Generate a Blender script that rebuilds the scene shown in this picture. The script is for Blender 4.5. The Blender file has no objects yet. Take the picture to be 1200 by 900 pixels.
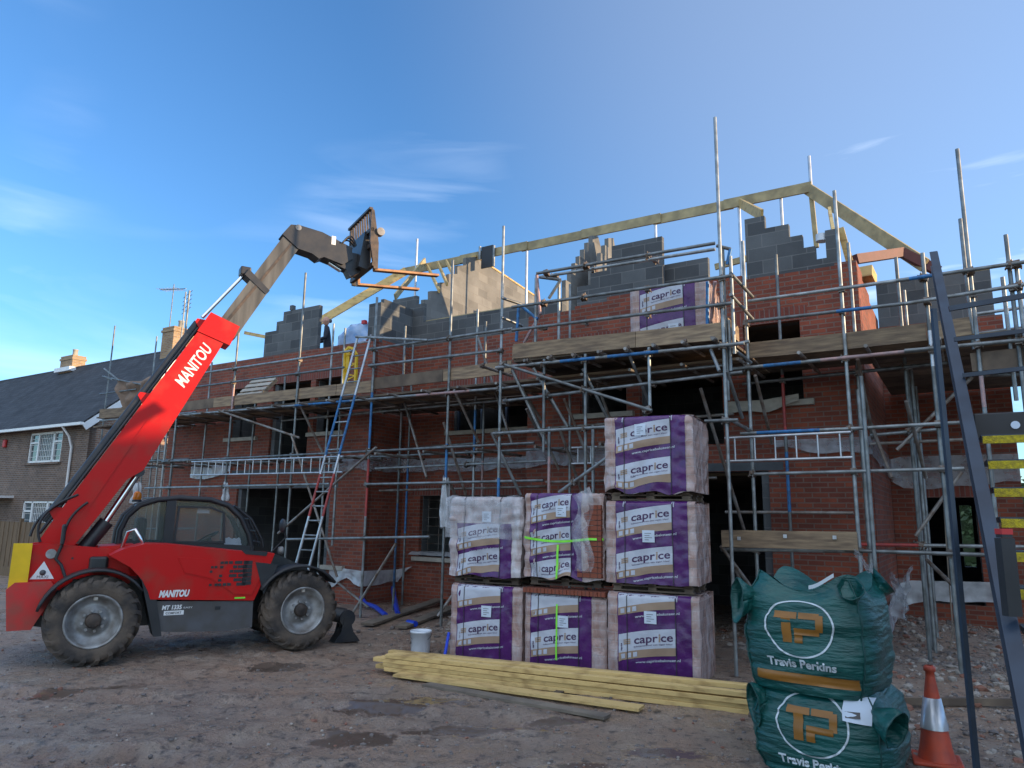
import bpy, bmesh, math, random
import numpy as np
from mathutils import Vector, Matrix, noise
R = math.radians
random.seed(7)
SC = bpy.context.scene
COL = SC.collection
# ------------------------------------------------------------------ camera
PITCH, ROLL, CAMH, FPX = R(10.5), R(.95), 1.9, 840.0
_f = Vector((0, math.cos(PITCH), math.sin(PITCH))); _u = Vector((0, -math.sin(PITCH), math.cos(PITCH))); _r = Vector((1, 0, 0))
RI = _r*math.cos(ROLL)+_u*math.sin(ROLL); UP = -_r*math.sin(ROLL)+_u*math.cos(ROLL); FW = _f
CAM = Vector((0, 0, CAMH))
cd = bpy.data.cameras.new('camera'); cam = bpy.data.objects.new('camera', cd); COL.objects.link(cam)
cd.sensor_width = 36; cd.lens = FPX/1200*36; cd.clip_end = 3000; cd.clip_start = .05
cam.matrix_world = Matrix(((RI.x, UP.x, -FW.x, CAM.x), (RI.y, UP.y, -FW.y, CAM.y), (RI.z, UP.z, -FW.z, CAM.z), (0, 0, 0, 1)))
SC.camera = cam
# ------------------------------------------------------------------ world, sun, exposure
SUN_EL, SUN_AZ = R(8.0), R(-15.0)        # azimuth measured from +X
sd = Vector((math.cos(SUN_AZ)*math.cos(SUN_EL), math.sin(SUN_AZ)*math.cos(SUN_EL), math.sin(SUN_EL)))
w = bpy.data.worlds.new('World'); SC.world = w; w.use_nodes = True
nt = w.node_tree; N_ = nt.nodes; L_ = nt.links
bg = N_['Background']; bg.inputs[1].default_value = .15
sky = N_.new('ShaderNodeTexSky'); sky.sky_type = 'NISHITA'; sky.sun_disc = False
sky.sun_elevation = SUN_EL; sky.sun_rotation = math.atan2(sd.x, sd.y)
sky.altitude = 0; sky.air_density = 1.0; sky.dust_density = .12; sky.ozone_density = 4.5
tc = N_.new('ShaderNodeTexCoord')
def wn(scale, detail, mp, lo, hi, dist=0.0):
    m = N_.new('ShaderNodeMapping'); m.inputs['Scale'].default_value = mp; m.inputs['Rotation'].default_value = (0, R(-12), R(25))
    n = N_.new('ShaderNodeTexNoise'); n.inputs['Scale'].default_value = scale; n.inputs['Detail'].default_value = detail; n.inputs['Distortion'].default_value = dist
    r = N_.new('ShaderNodeMapRange'); r.inputs[1].default_value = lo; r.inputs[2].default_value = hi; r.clamp = True
    L_.new(tc.outputs['Generated'], m.inputs[0]); L_.new(m.outputs[0], n.inputs['Vector']); L_.new(n.outputs[0], r.inputs[0]); return r
c1 = wn(2.6, 10, (1, 2.0, 6.5), .46, .74, .9); c2 = wn(1.3, 3, (1, 1, 1.6), .42, .60)
mu = N_.new('ShaderNodeMath'); mu.operation = 'MULTIPLY'; L_.new(c1.outputs[0], mu.inputs[0]); L_.new(c2.outputs[0], mu.inputs[1])
mu2 = N_.new('ShaderNodeMath'); mu2.operation = 'MULTIPLY'; mu2.inputs[1].default_value = .36; L_.new(mu.outputs[0], mu2.inputs[0])
mx = N_.new('ShaderNodeMix'); mx.data_type = 'RGBA'; 
vd = N_.new('ShaderNodeVectorMath'); vd.operation = 'DOT_PRODUCT'; L_.new(tc.outputs['Generated'], vd.inputs[0]); vd.inputs[1].default_value = (math.cos(R(40))*.8, math.sin(R(40))*.8, .6)
hz = N_.new('ShaderNodeMapRange'); hz.inputs[1].default_value = .62; hz.inputs[2].default_value = 1.0; hz.inputs[4].default_value = .12; hz.interpolation_type = 'SMOOTHSTEP'; L_.new(vd.outputs['Value'], hz.inputs[0])
mx_ = N_.new('ShaderNodeMath'); mx_.operation = 'MAXIMUM'; L_.new(mu2.outputs[0], mx_.inputs[0]); L_.new(hz.outputs[0], mx_.inputs[1])

# unseen bright cloud bank added behind the camera to lift the light in shaded areas
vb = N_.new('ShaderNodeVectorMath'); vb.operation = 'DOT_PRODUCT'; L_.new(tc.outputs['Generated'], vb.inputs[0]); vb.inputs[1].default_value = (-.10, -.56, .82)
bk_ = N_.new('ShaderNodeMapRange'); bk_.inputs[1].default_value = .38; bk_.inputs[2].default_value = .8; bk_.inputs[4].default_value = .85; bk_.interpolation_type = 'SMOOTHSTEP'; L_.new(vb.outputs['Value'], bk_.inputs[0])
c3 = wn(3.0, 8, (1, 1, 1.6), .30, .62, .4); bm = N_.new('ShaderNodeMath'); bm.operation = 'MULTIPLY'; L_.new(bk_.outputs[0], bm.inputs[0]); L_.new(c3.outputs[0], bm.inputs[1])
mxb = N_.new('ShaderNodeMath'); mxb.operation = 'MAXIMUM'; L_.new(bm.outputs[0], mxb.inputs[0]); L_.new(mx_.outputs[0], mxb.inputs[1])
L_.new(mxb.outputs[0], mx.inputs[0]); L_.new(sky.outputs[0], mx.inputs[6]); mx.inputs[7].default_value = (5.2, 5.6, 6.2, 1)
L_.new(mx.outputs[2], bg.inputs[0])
sl = bpy.data.lights.new('sun', 'SUN'); so = bpy.data.objects.new('sun', sl); COL.objects.link(so)
sl.energy = 3.2; sl.angle = R(.5); sl.color = (1, .71, .42)
so.rotation_euler = (-sd).to_track_quat('-Z', 'Y').to_euler()
SC.view_settings.view_transform = 'Standard'; SC.view_settings.look = 'None'; SC.view_settings.gamma = 1
SC.view_settings.exposure = 1.32
SC.render.engine = 'CYCLES'
SC.cycles.max_bounces = 6

# ------------------------------------------------------------------ site frame: s along the new building's front, n out from it, z up
AF = R(32.35)
EV = Vector((math.cos(AF), -math.sin(AF), 0)); NV = Vector((-math.sin(AF), -math.cos(AF), 0)); OV = Vector((-3.0372, 15.4700, 0))
def S(s, n, z=0): return OV+EV*s+NV*n+Vector((0, 0, z))
def ray(x, y): return RI*((x-600)/FPX)+UP*((450-y)/FPX)+FW
def sn(p): q = p-OV; return (q.dot(EV), q.dot(NV), p.z)
def W(x, y, n):                          # survey: point on the upright plane n, as (s, n, z)
    d = ray(x, y); t = (n-(CAM-OV).dot(NV))/d.dot(NV); return sn(CAM+d*t)
def X(x, y, s):                          # survey: point on the upright cross plane s
    d = ray(x, y); t = (s-(CAM-OV).dot(EV))/d.dot(EV); return sn(CAM+d*t)
def G(x, y, z=0):
    d = ray(x, y); return CAM+d*((z-CAMH)/d.z)
def P3(t): return S(*t)

# ------------------------------------------------------------------ materials
def base(name):
    m = bpy.data.materials.new(name); m.use_nodes = True; nt = m.node_tree
    return m, nt, nt.nodes, nt.links, nt.nodes['Principled BSDF']
def mat(name, col, rough=.6, metal=0, var=.25, scale=6, bump=0.0, bscale=None, col2=None, detail=5, uv=False, spec=None, coat=0, stretch=None, lo=.35, hi=.65):
    m, nt, N, L, b = base(name)
    t = N.new('ShaderNodeTexCoord'); src = t.outputs['UV' if uv else 'Object']
    if stretch:
        mp = N.new('ShaderNodeMapping'); mp.inputs['Scale'].default_value = stretch; L.new(src, mp.inputs[0]); src = mp.outputs[0]
    n = N.new('ShaderNodeTexNoise'); n.inputs['Scale'].default_value = scale; n.inputs['Detail'].default_value = detail; L.new(src, n.inputs['Vector'])
    r = N.new('ShaderNodeMapRange'); r.inputs[1].default_value = lo; r.inputs[2].default_value = hi; L.new(n.outputs[0], r.inputs[0])
    x = N.new('ShaderNodeMix'); x.data_type = 'RGBA'; L.new(r.outputs[0], x.inputs[0])
    c2 = col2 or tuple(c*(1-var) for c in col)
    x.inputs[6].default_value = (*col, 1); x.inputs[7].default_value = (*c2, 1)
    L.new(x.outputs[2], b.inputs['Base Color']); b.inputs['Roughness'].default_value = rough; b.inputs['Metallic'].default_value = metal
    if spec is not None: b.inputs['Specular IOR Level'].default_value = spec
    if coat: b.inputs['Coat Weight'].default_value = coat; b.inputs['Coat Roughness'].default_value = .15
    if bump:
        n2 = N.new('ShaderNodeTexNoise'); n2.inputs['Scale'].default_value = bscale or scale*4; n2.inputs['Detail'].default_value = 6; L.new(src, n2.inputs['Vector'])
        bp = N.new('ShaderNodeBump'); bp.inputs['Strength'].default_value = bump; bp.inputs['Distance'].default_value = .02
        L.new(n2.outputs[0], bp.inputs['Height']); L.new(bp.outputs[0], b.inputs['Normal'])
    return m
def brickmat(name, ca, cb, mortar, bw=.225, bh=.075, ms=.010, bias=0, var=.35, bump=.5):
    m, nt, N, L, b = base(name)
    t = N.new('ShaderNodeTexCoord')
    k = N.new('ShaderNodeTexBrick'); k.inputs['Scale'].default_value = 1; k.inputs['Brick Width'].default_value = bw; k.inputs['Row Height'].default_value = bh
    k.inputs['Mortar Size'].default_value = ms; k.inputs['Mortar Smooth'].default_value = .15; k.inputs['Bias'].default_value = bias
    k.inputs['Color1'].default_value = (*ca, 1); k.inputs['Color2'].default_value = (*cb, 1); k.inputs['Mortar'].default_value = (*mortar, 1)
    L.new(t.outputs['UV'], k.inputs['Vector'])
    n = N.new('ShaderNodeTexNoise'); n.inputs['Scale'].default_value = 1.3; n.inputs['Detail'].default_value = 8; n.inputs['Roughness'].default_value = .65; L.new(t.outputs['UV'], n.inputs['Vector'])
    r = N.new('ShaderNodeMapRange'); r.inputs[1].default_value = .3; r.inputs[2].default_value = .7; r.inputs[3].default_value = 1-var; r.inputs[4].default_value = 1.1; L.new(n.outputs[0], r.inputs[0])
    x = N.new('ShaderNodeMix'); x.data_type = 'RGBA'; x.blend_type = 'MULTIPLY'; x.inputs[0].default_value = 1; L.new(k.outputs[0], x.inputs[6]); L.new(r.outputs[0], x.inputs[7])
    L.new(x.outputs[2], b.inputs['Base Color']); b.inputs['Roughness'].default_value = .85
    iv = N.new('ShaderNodeMath'); iv.operation = 'SUBTRACT'; iv.inputs[0].default_value = 1; L.new(k.outputs[1], iv.inputs[1])
    n3 = N.new('ShaderNodeTexNoise'); n3.inputs['Scale'].default_value = 60; L.new(t.outputs['UV'], n3.inputs['Vector'])
    ad = N.new('ShaderNodeMath'); ad.operation = 'MULTIPLY_ADD'; ad.inputs[1].default_value = .35; L.new(n3.outputs[0], ad.inputs[0]); L.new(iv.outputs[0], ad.inputs[2])
    bp = N.new('ShaderNodeBump'); bp.inputs['Strength'].default_value = bump; bp.inputs['Distance'].default_value = .012; L.new(ad.outputs[0], bp.inputs['Height']); L.new(bp.outputs[0], b.inputs['Normal'])
    return m
def emat(name, col, rough=.5):
    return mat(name, col, rough, var=.08)
M = {}
M['brick'] = brickmat('red_brick', (.29, .070, .034), (.165, .042, .026), (.19, .115, .09))
M['oldbrick'] = brickmat('brown_brick', (.20, .125, .085), (.12, .075, .055), (.26, .23, .2), var=.3)
M['gablebrick'] = brickmat('buff_brick', (.36, .22, .14), (.24, .13, .09), (.36, .32, .27), var=.3)
M['chimbrick'] = brickmat('chimney_brick', (.42, .28, .14), (.28, .17, .09), (.36, .32, .27), var=.3)
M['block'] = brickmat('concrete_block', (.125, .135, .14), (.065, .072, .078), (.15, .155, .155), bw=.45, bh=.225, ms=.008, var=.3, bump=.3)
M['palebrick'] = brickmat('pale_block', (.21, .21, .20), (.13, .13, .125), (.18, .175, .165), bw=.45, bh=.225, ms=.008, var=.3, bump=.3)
M['soldier'] = brickmat('soldier_brick', (.25, .06, .038), (.15, .04, .028), (.20, .13, .11), bw=.075, bh=.225, ms=.009)
M['galv'] = mat('galvanised_tube', (.31, .34, .35), .45, .6, scale=7, col2=(.17, .175, .17))
M['galv2'] = mat('rusty_tube', (.34, .33, .31), .55, .55, scale=6, col2=(.16, .11, .08))
M['alu'] = mat('aluminium', (.55, .57, .60), .38, .7, var=.3, scale=5)
M['tblue'] = mat('blue_painted_tube', (.02, .17, .42), .45, .1, scale=14, col2=(.03, .10, .22))
M['tred'] = mat('red_painted_tube', (.42, .05, .04), .5, .1, scale=14, col2=(.25, .05, .05))
M['tpink'] = mat('faded_red_tube', (.45, .28, .26), .5, .3, scale=14, col2=(.30, .22, .22))
M['coupler'] = mat('coupler_steel', (.20, .19, .18), .5, .7, scale=20, col2=(.13, .08, .05))
M['board'] = mat('scaffold_board', (.34, .245, .15), .8, scale=3, col2=(.17, .12, .08), stretch=(1, 1, 8), bump=.2)
M['darkboard'] = mat('weathered_board', (.16, .12, .085), .85, scale=3, col2=(.08, .06, .045))
M['timber'] = mat('new_timber', (.66, .46, .18), .7, scale=5, col2=(.36, .22, .08), stretch=(1, 1, 3), bump=.2, lo=.5, hi=.72)
M['timberg'] = mat('treated_timber', (.42, .35, .19), .75, scale=4, col2=(.25, .21, .12), stretch=(1, 1, 1), bump=.15)
M['steelred'] = mat('red_oxide_steel', (.12, .032, .026), .6, .1, scale=5)
M['dark'] = mat('dark_interior', (.03, .03, .032), .9)
M['concrete'] = mat('concrete', (.35, .34, .31), .8, scale=4, bump=.2)
M['stone'] = mat('pale_sill', (.42, .39, .33), .75, scale=5, bump=.1)
M['lintel'] = mat('steel_lintel', (.09, .10, .11), .6, .3, scale=5)
M['white'] = mat('white_paint', (.75, .76, .76), .4, var=.08)
M['glass'] = mat('window_glass', (.10, .13, .15), .06, var=.6, scale=1.2, spec=.8)
M['curtain'] = mat('net_curtain', (.40, .38, .33), .8, var=.3, scale=12, stretch=(8, 8, .5))
M['slate'] = brickmat('slate_roof', (.060, .066, .076), (.038, .042, .050), (.022, .022, .025), bw=.3, bh=.2, ms=.008, var=.5, bump=.8)
M['poly'] = None
def polymat(name, a=.52, col=(.40, .42, .45)):
    m, nt, N, L, b = base(name)
    b.inputs['Base Color'].default_value = (*col, 1); b.inputs['Roughness'].default_value = .25
    t = N.new('ShaderNodeTexCoord'); n = N.new('ShaderNodeTexNoise'); n.inputs['Scale'].default_value = 5; n.inputs['Detail'].default_value = 5; L.new(t.outputs['Object'], n.inputs['Vector'])
    r = N.new('ShaderNodeMapRange'); r.inputs[1].default_value = .35; r.inputs[2].default_value = .65; r.inputs[3].default_value = a-.2; r.inputs[4].default_value = a+.15; L.new(n.outputs[0], r.inputs[0])
    L.new(r.outputs[0], b.inputs['Alpha'])
    bp = N.new('ShaderNodeBump'); bp.inputs['Strength'].default_value = .6; bp.inputs['Distance'].default_value = .03; L.new(n.outputs[0], bp.inputs['Height']); L.new(bp.outputs[0], b.inputs['Normal'])
    return m
M['poly'] = polymat('polythene')
M['polyw'] = polymat('white_polythene', .75, (.52, .55, .58)); M['polyc'] = polymat('clear_film', .30, (.60, .62, .66))
M['polyb'] = mat('blue_film', (.25, .42, .72), .25, scale=3, col2=(.5, .6, .75), bump=.5)
M['net'] = mat('brown_netting', (.24, .17, .125), .85, scale=4, var=.35)
M['red'] = mat('red_machine_paint', (.50, .004, .004), .42, scale=3.5, col2=(.33, .035, .022), coat=.04, spec=.25, lo=.50, hi=.82, detail=9)
M['reddirt'] = mat('muddy_red_paint', (.55, .02, .018), .5, scale=4, col2=(.30, .06, .04))
M['blk'] = mat('black_plastic', (.022, .023, .026), .5, scale=4, var=.3)
M['blkmetal'] = mat('black_machine_steel', (.016, .019, .025), .4, .1, scale=6, col2=(.035, .034, .034))
M['grey'] = mat('grey_panel', (.085, .088, .10), .5, scale=3, col2=(.06, .055, .05))
M['boomgrey'] = mat('greased_boom_steel', (.15, .14, .12), .38, .4, scale=2.5, col2=(.055, .052, .046), stretch=(3, 3, .4), lo=.3, hi=.7)
M['chrome'] = mat('chrome', (.75, .76, .78), .12, 1, var=.1)
M['rubber'] = mat('muddy_rubber', (.115, .088, .066), .92, scale=5, col2=(.042, .037, .034), bump=.5, bscale=25)
M['rim'] = mat('dirty_rim', (.36, .37, .37), .5, .35, scale=6, col2=(.17, .155, .14))
M['yellow'] = mat('yellow_paint', (.80, .50, .0), .45, scale=5, var=.15)
M['yelgrip'] = mat('yellow_grit', (.66, .52, .02), .8, scale=40, col2=(.35, .27, .03), bump=.8)
M['orange'] = mat('orange_beacon', (.8, .22, .01), .2, var=.2)
M['cabglass'] = None
m, nt, N, L, b = base('cab_glass'); b.inputs['Base Color'].default_value = (.10, .14, .13, 1); b.inputs['Roughness'].default_value = .04; b.inputs['Alpha'].default_value = .26; M['cabglass'] = m
M['fork'] = mat('worn_fork_steel', (.40, .22, .10), .5, .4, scale=5, col2=(.22, .11, .06))
M['rust'] = mat('rusty_steel', (.09, .065, .05), .55, .3, scale=8, col2=(.03, .027, .026))
M['purple'] = mat('purple_print', (.088, .018, .135), .24, scale=6, col2=(.06, .014, .095), bump=.5, bscale=9)
M['lab'] = mat('white_print', (.50, .53, .60), .26, scale=4, var=.12, bump=.4, bscale=9)
M['tan'] = mat('tan_print', (.36, .25, .17), .4, scale=6, var=.15)
M['ink'] = emat('dark_ink', (.05, .012, .07))
M['paper'] = emat('paper_label', (.60, .68, .78), .7)
M['lime'] = emat('lime_strap', (.25, .85, .05))
M['blackstrap'] = emat('black_strap', (.02, .02, .025))
m = brickmat('bricks_under_film', (.42, .25, .20), (.33, .19, .15), (.40, .30, .27), bw=.21, bh=.105, ms=.006, var=.25, bump=.3)
def film(m, amt=.55, sc=3.0):
    nt = m.node_tree; N = nt.nodes; L = nt.links; b = N['Principled BSDF']; src = b.inputs['Base Color'].links[0].from_socket
    t = N.new('ShaderNodeTexCoord'); mp = N.new('ShaderNodeMapping'); mp.inputs['Scale'].default_value = (1, 1, .45); mp.inputs['Rotation'].default_value = (.3, .2, .1); L.new(t.outputs['Object'], mp.inputs[0])
    n = N.new('ShaderNodeTexNoise'); n.inputs['Scale'].default_value = sc*2.2; n.inputs['Detail'].default_value = 9; n.inputs['Distortion'].default_value = .5; L.new(mp.outputs[0], n.inputs['Vector'])
    r = N.new('ShaderNodeMapRange'); r.inputs[1].default_value = .42; r.inputs[2].default_value = .68; r.inputs[3].default_value = .12; r.inputs[4].default_value = amt; L.new(n.outputs[0], r.inputs[0])
    x = N.new('ShaderNodeMix'); x.data_type = 'RGBA'; L.new(r.outputs[0], x.inputs[0]); L.new(src, x.inputs[6]); x.inputs[7].default_value = (.56, .54, .56, 1); L.new(x.outputs[2], b.inputs['Base Color'])
    b.inputs['Roughness'].default_value = .17
    bp = N.new('ShaderNodeBump'); bp.inputs['Strength'].default_value = 1; bp.inputs['Distance'].default_value = .05; L.new(n.outputs[0], bp.inputs['Height'])
    old = b.inputs['Normal'].links[0].from_socket; L.new(old, bp.inputs['Normal']); L.new(bp.outputs[0], b.inputs['Normal'])
    return m
M['wrap'] = film(m)
M['whitewrap'] = film(brickmat('milky_film', (.42, .32, .30), (.36, .27, .26), (.45, .40, .38), bw=.21, bh=.105, ms=.006, bump=.2), 1.0, 2.2)
M['loosebrick'] = brickmat('loose_bricks', (.30, .085, .045), (.19, .055, .035), (.10, .04, .03), bw=.105, bh=.07, ms=.005)
M['bag'] = mat('green_woven_bag', (.002, .092, .082), .42, scale=3, col2=(.002, .060, .055), bump=.8, bscale=11, stretch=(1, 1, 4), spec=.6)
M['bagdark'] = mat('green_bag_inside', (.003, .06, .055), .55)
M['bagwhite'] = emat('bag_white_print', (.55, .62, .66), .4)
M['bagorange'] = mat('bag_orange_print', (.30, .125, .018), .4, scale=5, var=.2)
M['cone'] = mat('orange_cone', (.55, .075, .03), .5, scale=8, col2=(.36, .06, .035))
M['sleeve'] = mat('reflective_sleeve', (.55, .58, .62), .25, .4, scale=8, var=.25)
M['stairblue'] = mat('dark_blue_steel', (.030, .048, .075), .42, .2, scale=4, col2=(.022, .032, .05))
M['bucket'] = mat('white_plastic', (.68, .74, .80), .35, scale=6, var=.12)
M['bluepipe'] = emat('blue_plastic', (.01, .05, .5), .35)
M['fence'] = mat('fence_boards', (.20, .13, .07), .85, scale=5, col2=(.11, .075, .045), stretch=(12, 12, .4))
M['leaf'] = mat('shrub_leaves', (.05, .10, .03), .6, scale=2, col2=(.03, .06, .02))
M['bark'] = mat('bark', (.12, .09, .07), .9, scale=8)
M['skin'] = emat('skin', (.52, .28, .20), .5)
M['coat'] = mat('navy_jacket', (.018, .022, .035), .8, scale=6)
M['hair'] = emat('grey_hair', (.12, .10, .09), .8)
M['redoak'] = emat('red_plastic', (.5, .03, .03))
M['render'] = mat('pale_render', (.42, .38, .32), .85, scale=3)
M['planks'] = mat('grey_plank', (.20, .165, .125), .85, scale=3, col2=(.12, .10, .08))

def vary(m, lo, hi):
    nt = m.node_tree; N = nt.nodes; L = nt.links; b = N['Principled BSDF']; src = b.inputs['Base Color'].links[0].from_socket
    oi = N.new('ShaderNodeObjectInfo'); rr = N.new('ShaderNodeMapRange'); rr.inputs[3].default_value = lo; rr.inputs[4].default_value = hi; L.new(oi.outputs['Random'], rr.inputs[0])
    x = N.new('ShaderNodeMix'); x.data_type = 'RGBA'; x.blend_type = 'MULTIPLY'; x.inputs[0].default_value = 1; L.new(src, x.inputs[6]); L.new(rr.outputs[0], x.inputs[7]); L.new(x.outputs[2], b.inputs['Base Color'])
for k_, lo, hi in (('timber', .72, 1.1), ('board', .7, 1.15), ('darkboard', .6, 1.3), ('galv', .6, 1.2), ('galv2', .6, 1.2)): vary(M[k_], lo, hi)

# ------------------------------------------------------------------ object helpers
def link(name, me, m=None, parent=None):
    o = bpy.data.objects.new(name, me); COL.objects.link(o)
    if m is not None and me is not None and hasattr(me, 'materials') and len(me.materials) == 0:
        for q in (m if isinstance(m, (list, tuple)) else [m]): me.materials.append(q)
    if parent is not None: o.parent = parent
    return o
def tag(o, label, cat, group=None, kind=None):
    if label: o['label'] = label
    if cat: o['category'] = cat
    if group: o['group'] = group
    if kind: o['kind'] = kind
    return o
def thing(name, loc, label, cat, group=None, rz=0):
    o = bpy.data.objects.new(name, None); COL.objects.link(o); o.location = loc; o.rotation_euler = (0, 0, rz); o.empty_display_size = .1
    return tag(o, label, cat, group)
class MB:
    """collects faces; build() links them as one mesh (world coordinates, made local to the parent)"""
    def __init__(s): s.v = []; s.f = []; s.uv = []; s.mi = []; s.sm = []
    def add(s, vs, fs, uvs=None, mi=0, sm=False):
        o = len(s.v); s.v += [Vector(v) for v in vs]
        for k, f in enumerate(fs):
            s.f.append([i+o for i in f]); s.uv.append(uvs[k] if uvs else None); s.mi.append(mi); s.sm.append(sm)
        return s
    def box(s, c, d, ax=None, mi=0, taper=None):
        """c centre, d full sizes along ax (3 unit vectors)"""
        ax = ax or (Vector((1, 0, 0)), Vector((0, 1, 0)), Vector((0, 0, 1))); c = Vector(c); h = [x/2 for x in d]; vs = []
        for k in (-1, 1):
            tx = ty = 1
            if taper and k == 1: tx, ty = taper
            for i, j in ((-1, -1), (1, -1), (1, 1), (-1, 1)): vs.append(c+ax[0]*(i*h[0]*tx)+ax[1]*(j*h[1]*ty)+ax[2]*(k*h[2]))
        fs = [(3, 2, 1, 0), (4, 5, 6, 7), (0, 1, 5, 4), (1, 2, 6, 5), (2, 3, 7, 6), (3, 0, 4, 7)]
        D = d; uv = []
        dm = [(0, 1), (0, 1), (0, 2), (1, 2), (0, 2), (1, 2)]
        for a, b_ in dm: uv.append([(0, 0), (D[a], 0), (D[a], D[b_]), (0, D[b_])])
        return s.add(vs, fs, uv, mi)
    def bar(s, p, q, w, h, up=Vector((0, 0, 1)), mi=0):
        p = Vector(p); q = Vector(q); z = (q-p); l = z.length; z.normalize(); x = z.cross(up)
        if x.length < 1e-3: x = Vector((1, 0, 0))
        x.normalize(); y = x.cross(z)
        return s.box((p+q)/2, (w, h, l), (x, y, z), mi)
    def tube(s, p, q, r, n=10, mi=0, r2=None, caps=True, hollow=False):
        p = Vector(p); q = Vector(q); z = (q-p).normalized(); x = z.orthogonal().normalized(); y = z.cross(x); r2 = r if r2 is None else r2
        vs = []
        for k in range(n):
            a = 2*math.pi*k/n; d = x*math.cos(a)+y*math.sin(a); vs += [p+d*r, q+d*r2]
        s.add(vs, [(2*k, 2*((k+1) % n), 2*((k+1) % n)+1, 2*k+1) for k in range(n)], None, mi, True)
        if caps: s.add([vs[2*k] for k in range(n)][::-1], [tuple(range(n))], None, mi); s.add([vs[2*k+1] for k in range(n)], [tuple(range(n))], None, mi)
        return s
    def path(s, pts, r, n=8, mi=0):
        pts = [Vector(p) for p in pts]; rings = []; x = None
        for i, p in enumerate(pts):
            t = (pts[min(i+1, len(pts)-1)]-pts[max(i-1, 0)]).normalized()
            x = t.orthogonal().normalized() if x is None else (x-t*x.dot(t)).normalized()
            y = t.cross(x); rr = r[i] if isinstance(r, (list, tuple)) else r
            rings.append([p+(x*math.cos(2*math.pi*k/n)+y*math.sin(2*math.pi*k/n))*rr for k in range(n)])
        vs = [v for g in rings for v in g]; fs = []
        for i in range(len(pts)-1):
            for k in range(n): fs.append((i*n+k, i*n+(k+1) % n, (i+1)*n+(k+1) % n, (i+1)*n+k))
        s.add(vs, fs, None, mi, True)
        s.add(rings[0][::-1], [tuple(range(n))], None, mi); s.add(rings[-1], [tuple(range(n))], None, mi)
        return s
    def lathe(s, prof, c, ax, n=32, mi=0, sm=True):
        """prof: (radius, along axis)"""
        z = Vector(ax).normalized(); x = z.orthogonal().normalized(); y = z.cross(x); c = Vector(c); vs = []
        for r, h in prof:
            for k in range(n):
                a = 2*math.pi*k/n; vs.append(c+z*h+(x*math.cos(a)+y*math.sin(a))*r)
        fs = []
        for i in range(len(prof)-1):
            for k in range(n): fs.append((i*n+k, i*n+(k+1) % n, (i+1)*n+(k+1) % n, (i+1)*n+k))
        return s.add(vs, fs, None, mi, sm)
    def prism(s, pts, fa, fb, mi=0):
        """pts 2-D outline, fa/fb map (u,v) to the two faces"""
        n = len(pts); A = [Vector(fa(*p)) for p in pts]; B = [Vector(fb(*p)) for p in pts]
        uvp = [tuple(p) for p in pts]
        s.add(A, [tuple(range(n))], [uvp], mi); s.add(B, [tuple(range(n))[::-1]], [uvp[::-1]], mi)
        for k in range(n):
            j = (k+1) % n; l = math.dist(pts[k], pts[j]); d = (A[k]-B[k]).length
            s.add([A[k], B[k], B[j], A[j]], [(0, 1, 2, 3)], [[(0, 0), (d, 0), (d, l), (0, l)]], mi)
        return s
    def grid(s, nu, nv, fn, mi=0, sm=True, uvs=(1, 1)):
        vs = [fn(i/nu, j/nv) for j in range(nv+1) for i in range(nu+1)]; fs = []; uv = []
        for j in range(nv):
            for i in range(nu):
                a = j*(nu+1)+i; fs.append((a, a+1, a+nu+2, a+nu+1))
                uv.append([(i/nu*uvs[0], j/nv*uvs[1]), ((i+1)/nu*uvs[0], j/nv*uvs[1]), ((i+1)/nu*uvs[0], (j+1)/nv*uvs[1]), (i/nu*uvs[0], (j+1)/nv*uvs[1])])
        return s.add(vs, fs, uv, mi, sm)
    def mesh(s, name, m, mw=None):
        me = bpy.data.meshes.new(name); vs = s.v
        if mw is not None: iv = mw.inverted(); vs = [iv @ v for v in vs]
        me.from_pydata([tuple(v) for v in vs], [], s.f)
        uvl = me.uv_layers.new(name='UVMap'); k = 0; buf = []
        for f, u in zip(s.f, s.uv):
            if u: buf += [c for t in u for c in t]
            else:
                for i in f: buf += [s.v[i].x+s.v[i].y*.3, s.v[i].z]
        uvl.data.foreach_set('uv', buf)
        me.polygons.foreach_set('material_index', s.mi); me.polygons.foreach_set('use_smooth', s.sm)
        for q in (m if isinstance(m, (list, tuple)) else [m]): me.materials.append(q)
        me.update(); return me
    def build(s, name, m, parent=None, origin=None, bevel=0):
        mw = None
        if parent is not None: mw = world_of(parent)
        elif origin is not None: mw = Matrix.Translation(Vector(origin))
        me = s.mesh(name, m, mw); o = bpy.data.objects.new(name, me); COL.objects.link(o)
        if parent is not None: o.parent = parent
        elif origin is not None: o.location = origin
        if bevel:
            md = o.modifiers.new('bevel', 'BEVEL'); md.width = bevel; md.segments = 2; md.limit_method = 'ANGLE'; md.angle_limit = R(40)
        return o
def world_of(o):
    m = Matrix.LocRotScale(o.location, o.rotation_euler, o.scale)
    return world_of(o.parent) @ m if o.parent else m
def copy_tree(o, parent=None):
    c = o.copy(); COL.objects.link(c); c.parent = parent
    for ch in [q for q in bpy.data.objects if q.parent == o]: copy_tree(ch, c)
    return c
def textmesh(t, size=1, shear=0, bold=0, space=1, align='LEFT'):
    cu = bpy.data.curves.new('t', 'FONT'); cu.body = t; cu.size = size; cu.shear = shear; cu.offset = bold; cu.space_character = space; cu.align_x = align; cu.resolution_u = 3
    o = bpy.data.objects.new('t', cu); COL.objects.link(o); bpy.context.view_layer.update()
    me = bpy.data.meshes.new_from_object(o.evaluated_get(bpy.context.evaluated_depsgraph_get()))
    vs = [(v.co.x, v.co.y) for v in me.vertices]; fs = [tuple(p.vertices) for p in me.polygons]
    bpy.data.objects.remove(o); bpy.data.curves.remove(cu); bpy.data.meshes.remove(me)
    return vs, fs
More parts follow.
